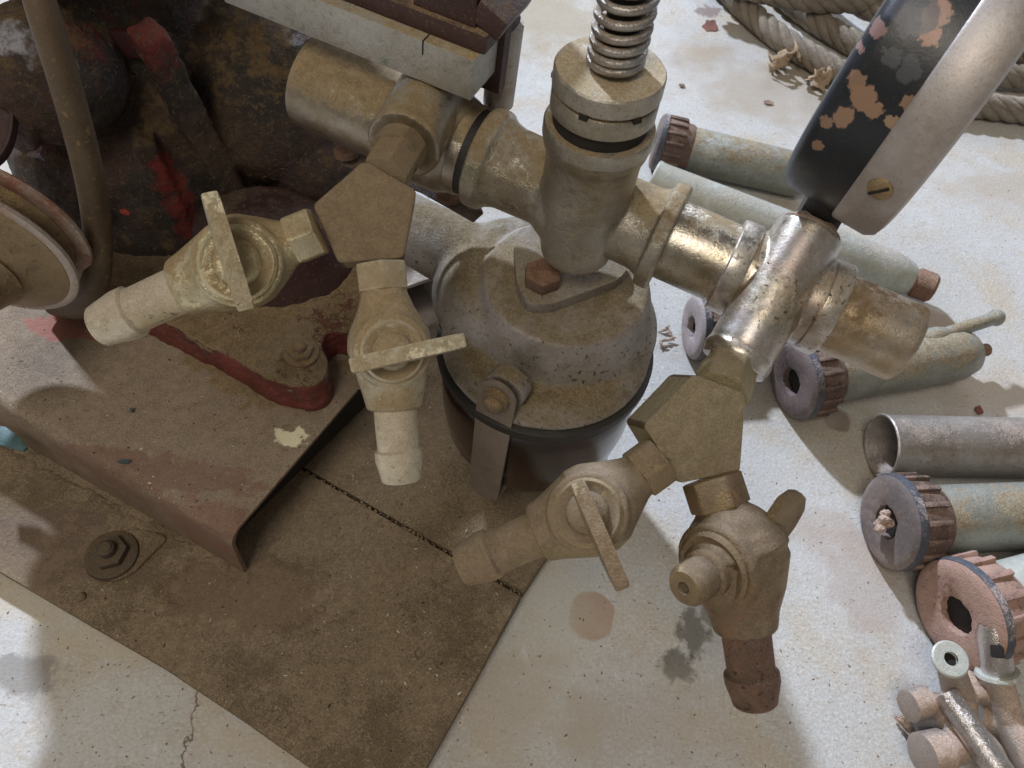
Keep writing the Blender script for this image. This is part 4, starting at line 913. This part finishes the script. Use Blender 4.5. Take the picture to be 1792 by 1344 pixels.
bm = bmesh.new(); lathe(bm, [(-.0012, 0), (-.0012, .0047)], fr(P(1662, 1154, .055), cb + cu * .6), 20); obj('post_bore', bm, M_dark, c1_)
bm = bmesh.new(); rod(bm, P(1655, 1215, .040), P(1770, 1380, .046), .0082, .0088, 30); obj('bright_tube', bm, M_clawt, c1_)
for (x0, y0, x1, y1, rr_) in ((1588, 1236, 1612, 1229, .0105), (1612, 1322, 1640, 1316, .0138)):
    a, b2 = P(x0, y0, .030), P(x1, y1, .029); bm = bmesh.new(); lathe(bm, [(0, 0), (0, rr_ * .85), (.001, rr_), ((b2 - a).length + .004, rr_), ((b2 - a).length + .004, 0)], fr(a, b2 - a), 36); obj('claw_cap', bm, M_claw, c1_)
bm = bmesh.new(); rod(bm, P(1602, 1278, .012), P(1646, 1262, .018), .0095, .0105); cast('rubber_stub', bm, metal('grey_rubber', (.20, .20, .22), (.15, .15, .17), dust=.2, metallic=0, rough=.8, specks=.2, dcol=(.34, .31, .3), dcol2=(.25, .22, .2)), c1_, .001, 3)
c2_ = claw(P(1770, 1250), 'dusty milking claw with slotted upright tube and white collar at the right edge')
bm = bmesh.new()
rod(bm, P(1742, 1185, .035), P(1762, 1262, .02), .0105, .011); rod(bm, P(1762, 1262, .02), P(1835, 1390, .02), .0105); rod(bm, P(1690, 1198, .02), P(1758, 1215, .026), .0095, .009); ball(bm, P(1690, 1198, .02), .0105)
rod(bm, P(1700, 1258, .014), P(1765, 1262, .018), .009)
cast('claw_body', bm, M_claw, c2_, .0012, 4)
a, b2 = P(1746, 1178, .038), P(1738, 1090, .062)
bm = bmesh.new(); lathe(bm, [(0, 0), (0, .0100), ((b2 - a).length - .008, .0105), ((b2 - a).length, .0085), ((b2 - a).length, .0075), ((b2 - a).length * .3, .0075)], fr(a, b2 - a), 32); UT = obj('upright_tube', bm, M_clawt, c2_)
bm = bmesh.new(); m_ = a.lerp(b2, .62); box(bm, fr(m_ + (O - m_).normalized() * .0098 + cr * .001, O - m_, b2 - a), .020, .008, .003, .0015); obj('slot', bm, M_dark, UT)
bm = bmesh.new(); lathe(bm, [(-.002, .005), (-.002, .0130), (0, .0140), (.002, .0130), (.002, .005)], fr(a, b2 - a), 36); obj('collar', bm, M_white, c2_)
bm = bmesh.new(); ball(bm, P(1697, 1243, .018), .0095, None, 1, 1.2, .8, 8); tag(cast('mortar_lump', bm, metal('blue_grey_lump', (.4, .42, .47), (.33, .35, .39), dust=-.1, metallic=0, rough=.9, specks=.2), None, .0009, 2, .001, 200), 'small blue grey lump lying between the two milking claws', 'lump')
for k in range(1):
    bm = bmesh.new()
    for j in range(9):
        p0 = P(1565 + j * 2, 1255 + random.uniform(-4, 4), .004 + .001 * j); p1 = P(1598 + j * 1.2, 1290 + random.uniform(-5, 5), .006); rod(bm, p0, p1, .0011, .0009, 6)
    tag(obj('bristle_tuft', bm, M_fl), 'small tuft of pale bristles on the floor left of the claws', 'bristles')

# ================================================================== ROPE COIL, top right
M_rope = metal('old_rope', (.26, .22, .17), (.19, .15, .11), dust=.3, rough=.9, metallic=0, specks=.5, dcol=(.36, .31, .25), dcol2=(.22, .175, .13), bump=1, amp=.6)
M_ropec = metal('rope_core', (.08, .065, .05), (.06, .05, .04), dust=-.1, rough=1, metallic=0, specks=.2)
rc = thing('rope_coil', P(1600, 0), 'coil of thick old grey twisted rope on the floor behind the gauge', 'rope')
ropes = [
    [(1235, -60, .016), (1300, 10, .016), (1360, 62, .016), (1430, 105, .016), (1520, 150, .016), (1620, 172, .016), (1720, 185, .016), (1860, 202, .016)],
    [(1320, -60, .016), (1380, 0, .017), (1450, 50, .018), (1530, 92, .018), (1630, 118, .018), (1740, 132, .018), (1860, 140, .018)],
    [(1400, -60, .030), (1470, -12, .034), (1560, 30, .036), (1660, 60, .036), (1760, 85, .036), (1860, 100, .034)],
    [(1470, -70, .016), (1560, -25, .016), (1660, 8, .016), (1760, 30, .016), (1860, 45, .016)],
    [(1250, -40, .045), (1340, -14, .045), (1450, 2, .045), (1580, -4, .045), (1700, -10, .05), (1860, -20, .05)],
]
for path in ropes:
    pts = catmull([P(x, y, z) for x, y, z in path], 26); n = len(pts); bm = bmesh.new(); tube(bm, pts, .0095, 10); TN = obj('rope_turn', bm, M_ropec, rc)
    for s_ in range(5):
        sp_ = []; x = None; acc = 0
        for i, p in enumerate(pts):
            t = (pts[min(i + 1, n - 1)] - pts[max(i - 1, 0)]).normalized()
            if i: acc += (p - pts[i - 1]).length
            x0 = Vector((0, 0, 1)); x0 = (x0 - t * x0.dot(t)).normalized(); y0 = t.cross(x0); a = 2 * math.pi * s_ / 5 + acc * 62
            sp_.append(p + (x0 * math.cos(a) + y0 * math.sin(a)) * .0088)
        bm = bmesh.new(); tube(bm, sp_, .0068, 10); obj('strand', bm, M_rope, TN)

# crumpled leaf litter beside the rope
M_leaf = metal('dry_leaf', (.40, .29, .19), (.27, .18, .10), dust=.1, rough=.8, metallic=0, specks=.4, dcol=(.55, .42, .3), dcol2=(.36, .25, .15), amp=.9)
def leaf_clump(px, py, n, sx, label):
    root = thing('leaf_clump', P(px, py), label, 'dry leaves')
    for k in range(n):
        bm = bmesh.new(); c = P(px + random.uniform(-1, 1) * sx, py + random.uniform(-.6, .6) * sx, random.uniform(.004, .02))
        Mx = Matrix.Translation(c) @ Euler([random.uniform(-1.1, 1.1), random.uniform(-1.1, 1.1), random.uniform(0, 6.3)]).to_matrix().to_4x4()
        g_ = [[bm.verts.new(Mx @ Vector(((i - 2) * .006 + random.gauss(0, .001), (j - 1.5) * .005 + random.gauss(0, .0012), .0035 * math.sin(i * 1.3 + k) + random.gauss(0, .0016)))) for j in range(4)] for i in range(5)]
        for i in range(4):
            for j in range(3):
                if random.random() > .1: bm.faces.new((g_[i][j], g_[i + 1][j], g_[i + 1][j + 1], g_[i][j + 1]))
        o = obj('leaf', bm, M_leaf, root, 20)
        sm = o.modifiers.new('t', 'SOLIDIFY'); sm.thickness = .0007
leaf_clump(1378, 98, 9, 26, 'crumpled dry brown leaves on the floor beside the rope end')
leaf_clump(1440, 135, 6, 16, 'smaller crumpled leaves against the rope, close to the gauge')

# scattered crumbs and flakes on the floor
M_crumb = metal('floor_crumbs', dust=.6, dcol=(.30, .2, .13), dcol2=(.16, .10, .06), metallic=0, specks=.5, col=(.5, .4, .3), col2=(.2, .12, .08))
bm = bmesh.new(); k = 0
while k < 2600:
    px, py = random.uniform(-40, 1830), random.uniform(-40, 1380)
    q = P(px, py)
    s_ = random.choice([.0002, .0003, .0004, .0006]) * random.uniform(.7, 1.4)
    if random.random() < .02: s_ *= 2
    an = random.uniform(0, 3.1); u, v = Vector((math.cos(an), math.sin(an), 0)) * s_ * random.uniform(1, 2.4), Vector((-math.sin(an), math.cos(an), 0)) * s_
    vs = [bm.verts.new(q + u), bm.verts.new(q + v), bm.verts.new(q - u * random.uniform(.5, 1)), bm.verts.new(q - v), bm.verts.new(q + Vector((0, 0, s_ * .8)))]
    for i in range(4): bm.faces.new((vs[i], vs[(i + 1) % 4], vs[4]))
    k += 1
tag(obj('floor_grit', bm, M_crumb), 'brown crumbs and grit scattered over the concrete floor', 'grit', kind='stuff')
def flake(px, py, w_, h_, rot, col, label):
    bm = bmesh.new(); pts = [(w_ * math.cos(a) * random.uniform(.6, 1.15), h_ * math.sin(a) * random.uniform(.6, 1.15)) for a in [k * math.pi / 6 for k in range(12)]]
    prism(bm, pts, 0, .0012, Matrix.Translation(P(px, py, .0012)) @ Matrix.Rotation(R(rot), 4, 'Z') @ Matrix.Rotation(R(8), 4, 'X'))
    tag(obj('rust_flake', bm, metal('flake', col, tuple(x * .6 for x in col), dust=.0, metallic=0, rough=.8, bump=1)), label, 'rust flake', 'flakes on the floor')
flake(1243, 45, .010, .014, -20, (.24, .09, .065), 'dark red flake on the floor right of the spring')
flake(1713, 718, .004, .006, 10, (.22, .07, .05), 'small red flake above the open grey shell')
flake(1193, 150, .004, .003, 0, (.26, .15, .1), 'small brown flake on the floor behind the regulator collar')
flake(1345, 180, .006, .003, 0, (.5, .33, .24), 'pale orange flake on the floor left of the black gauge')
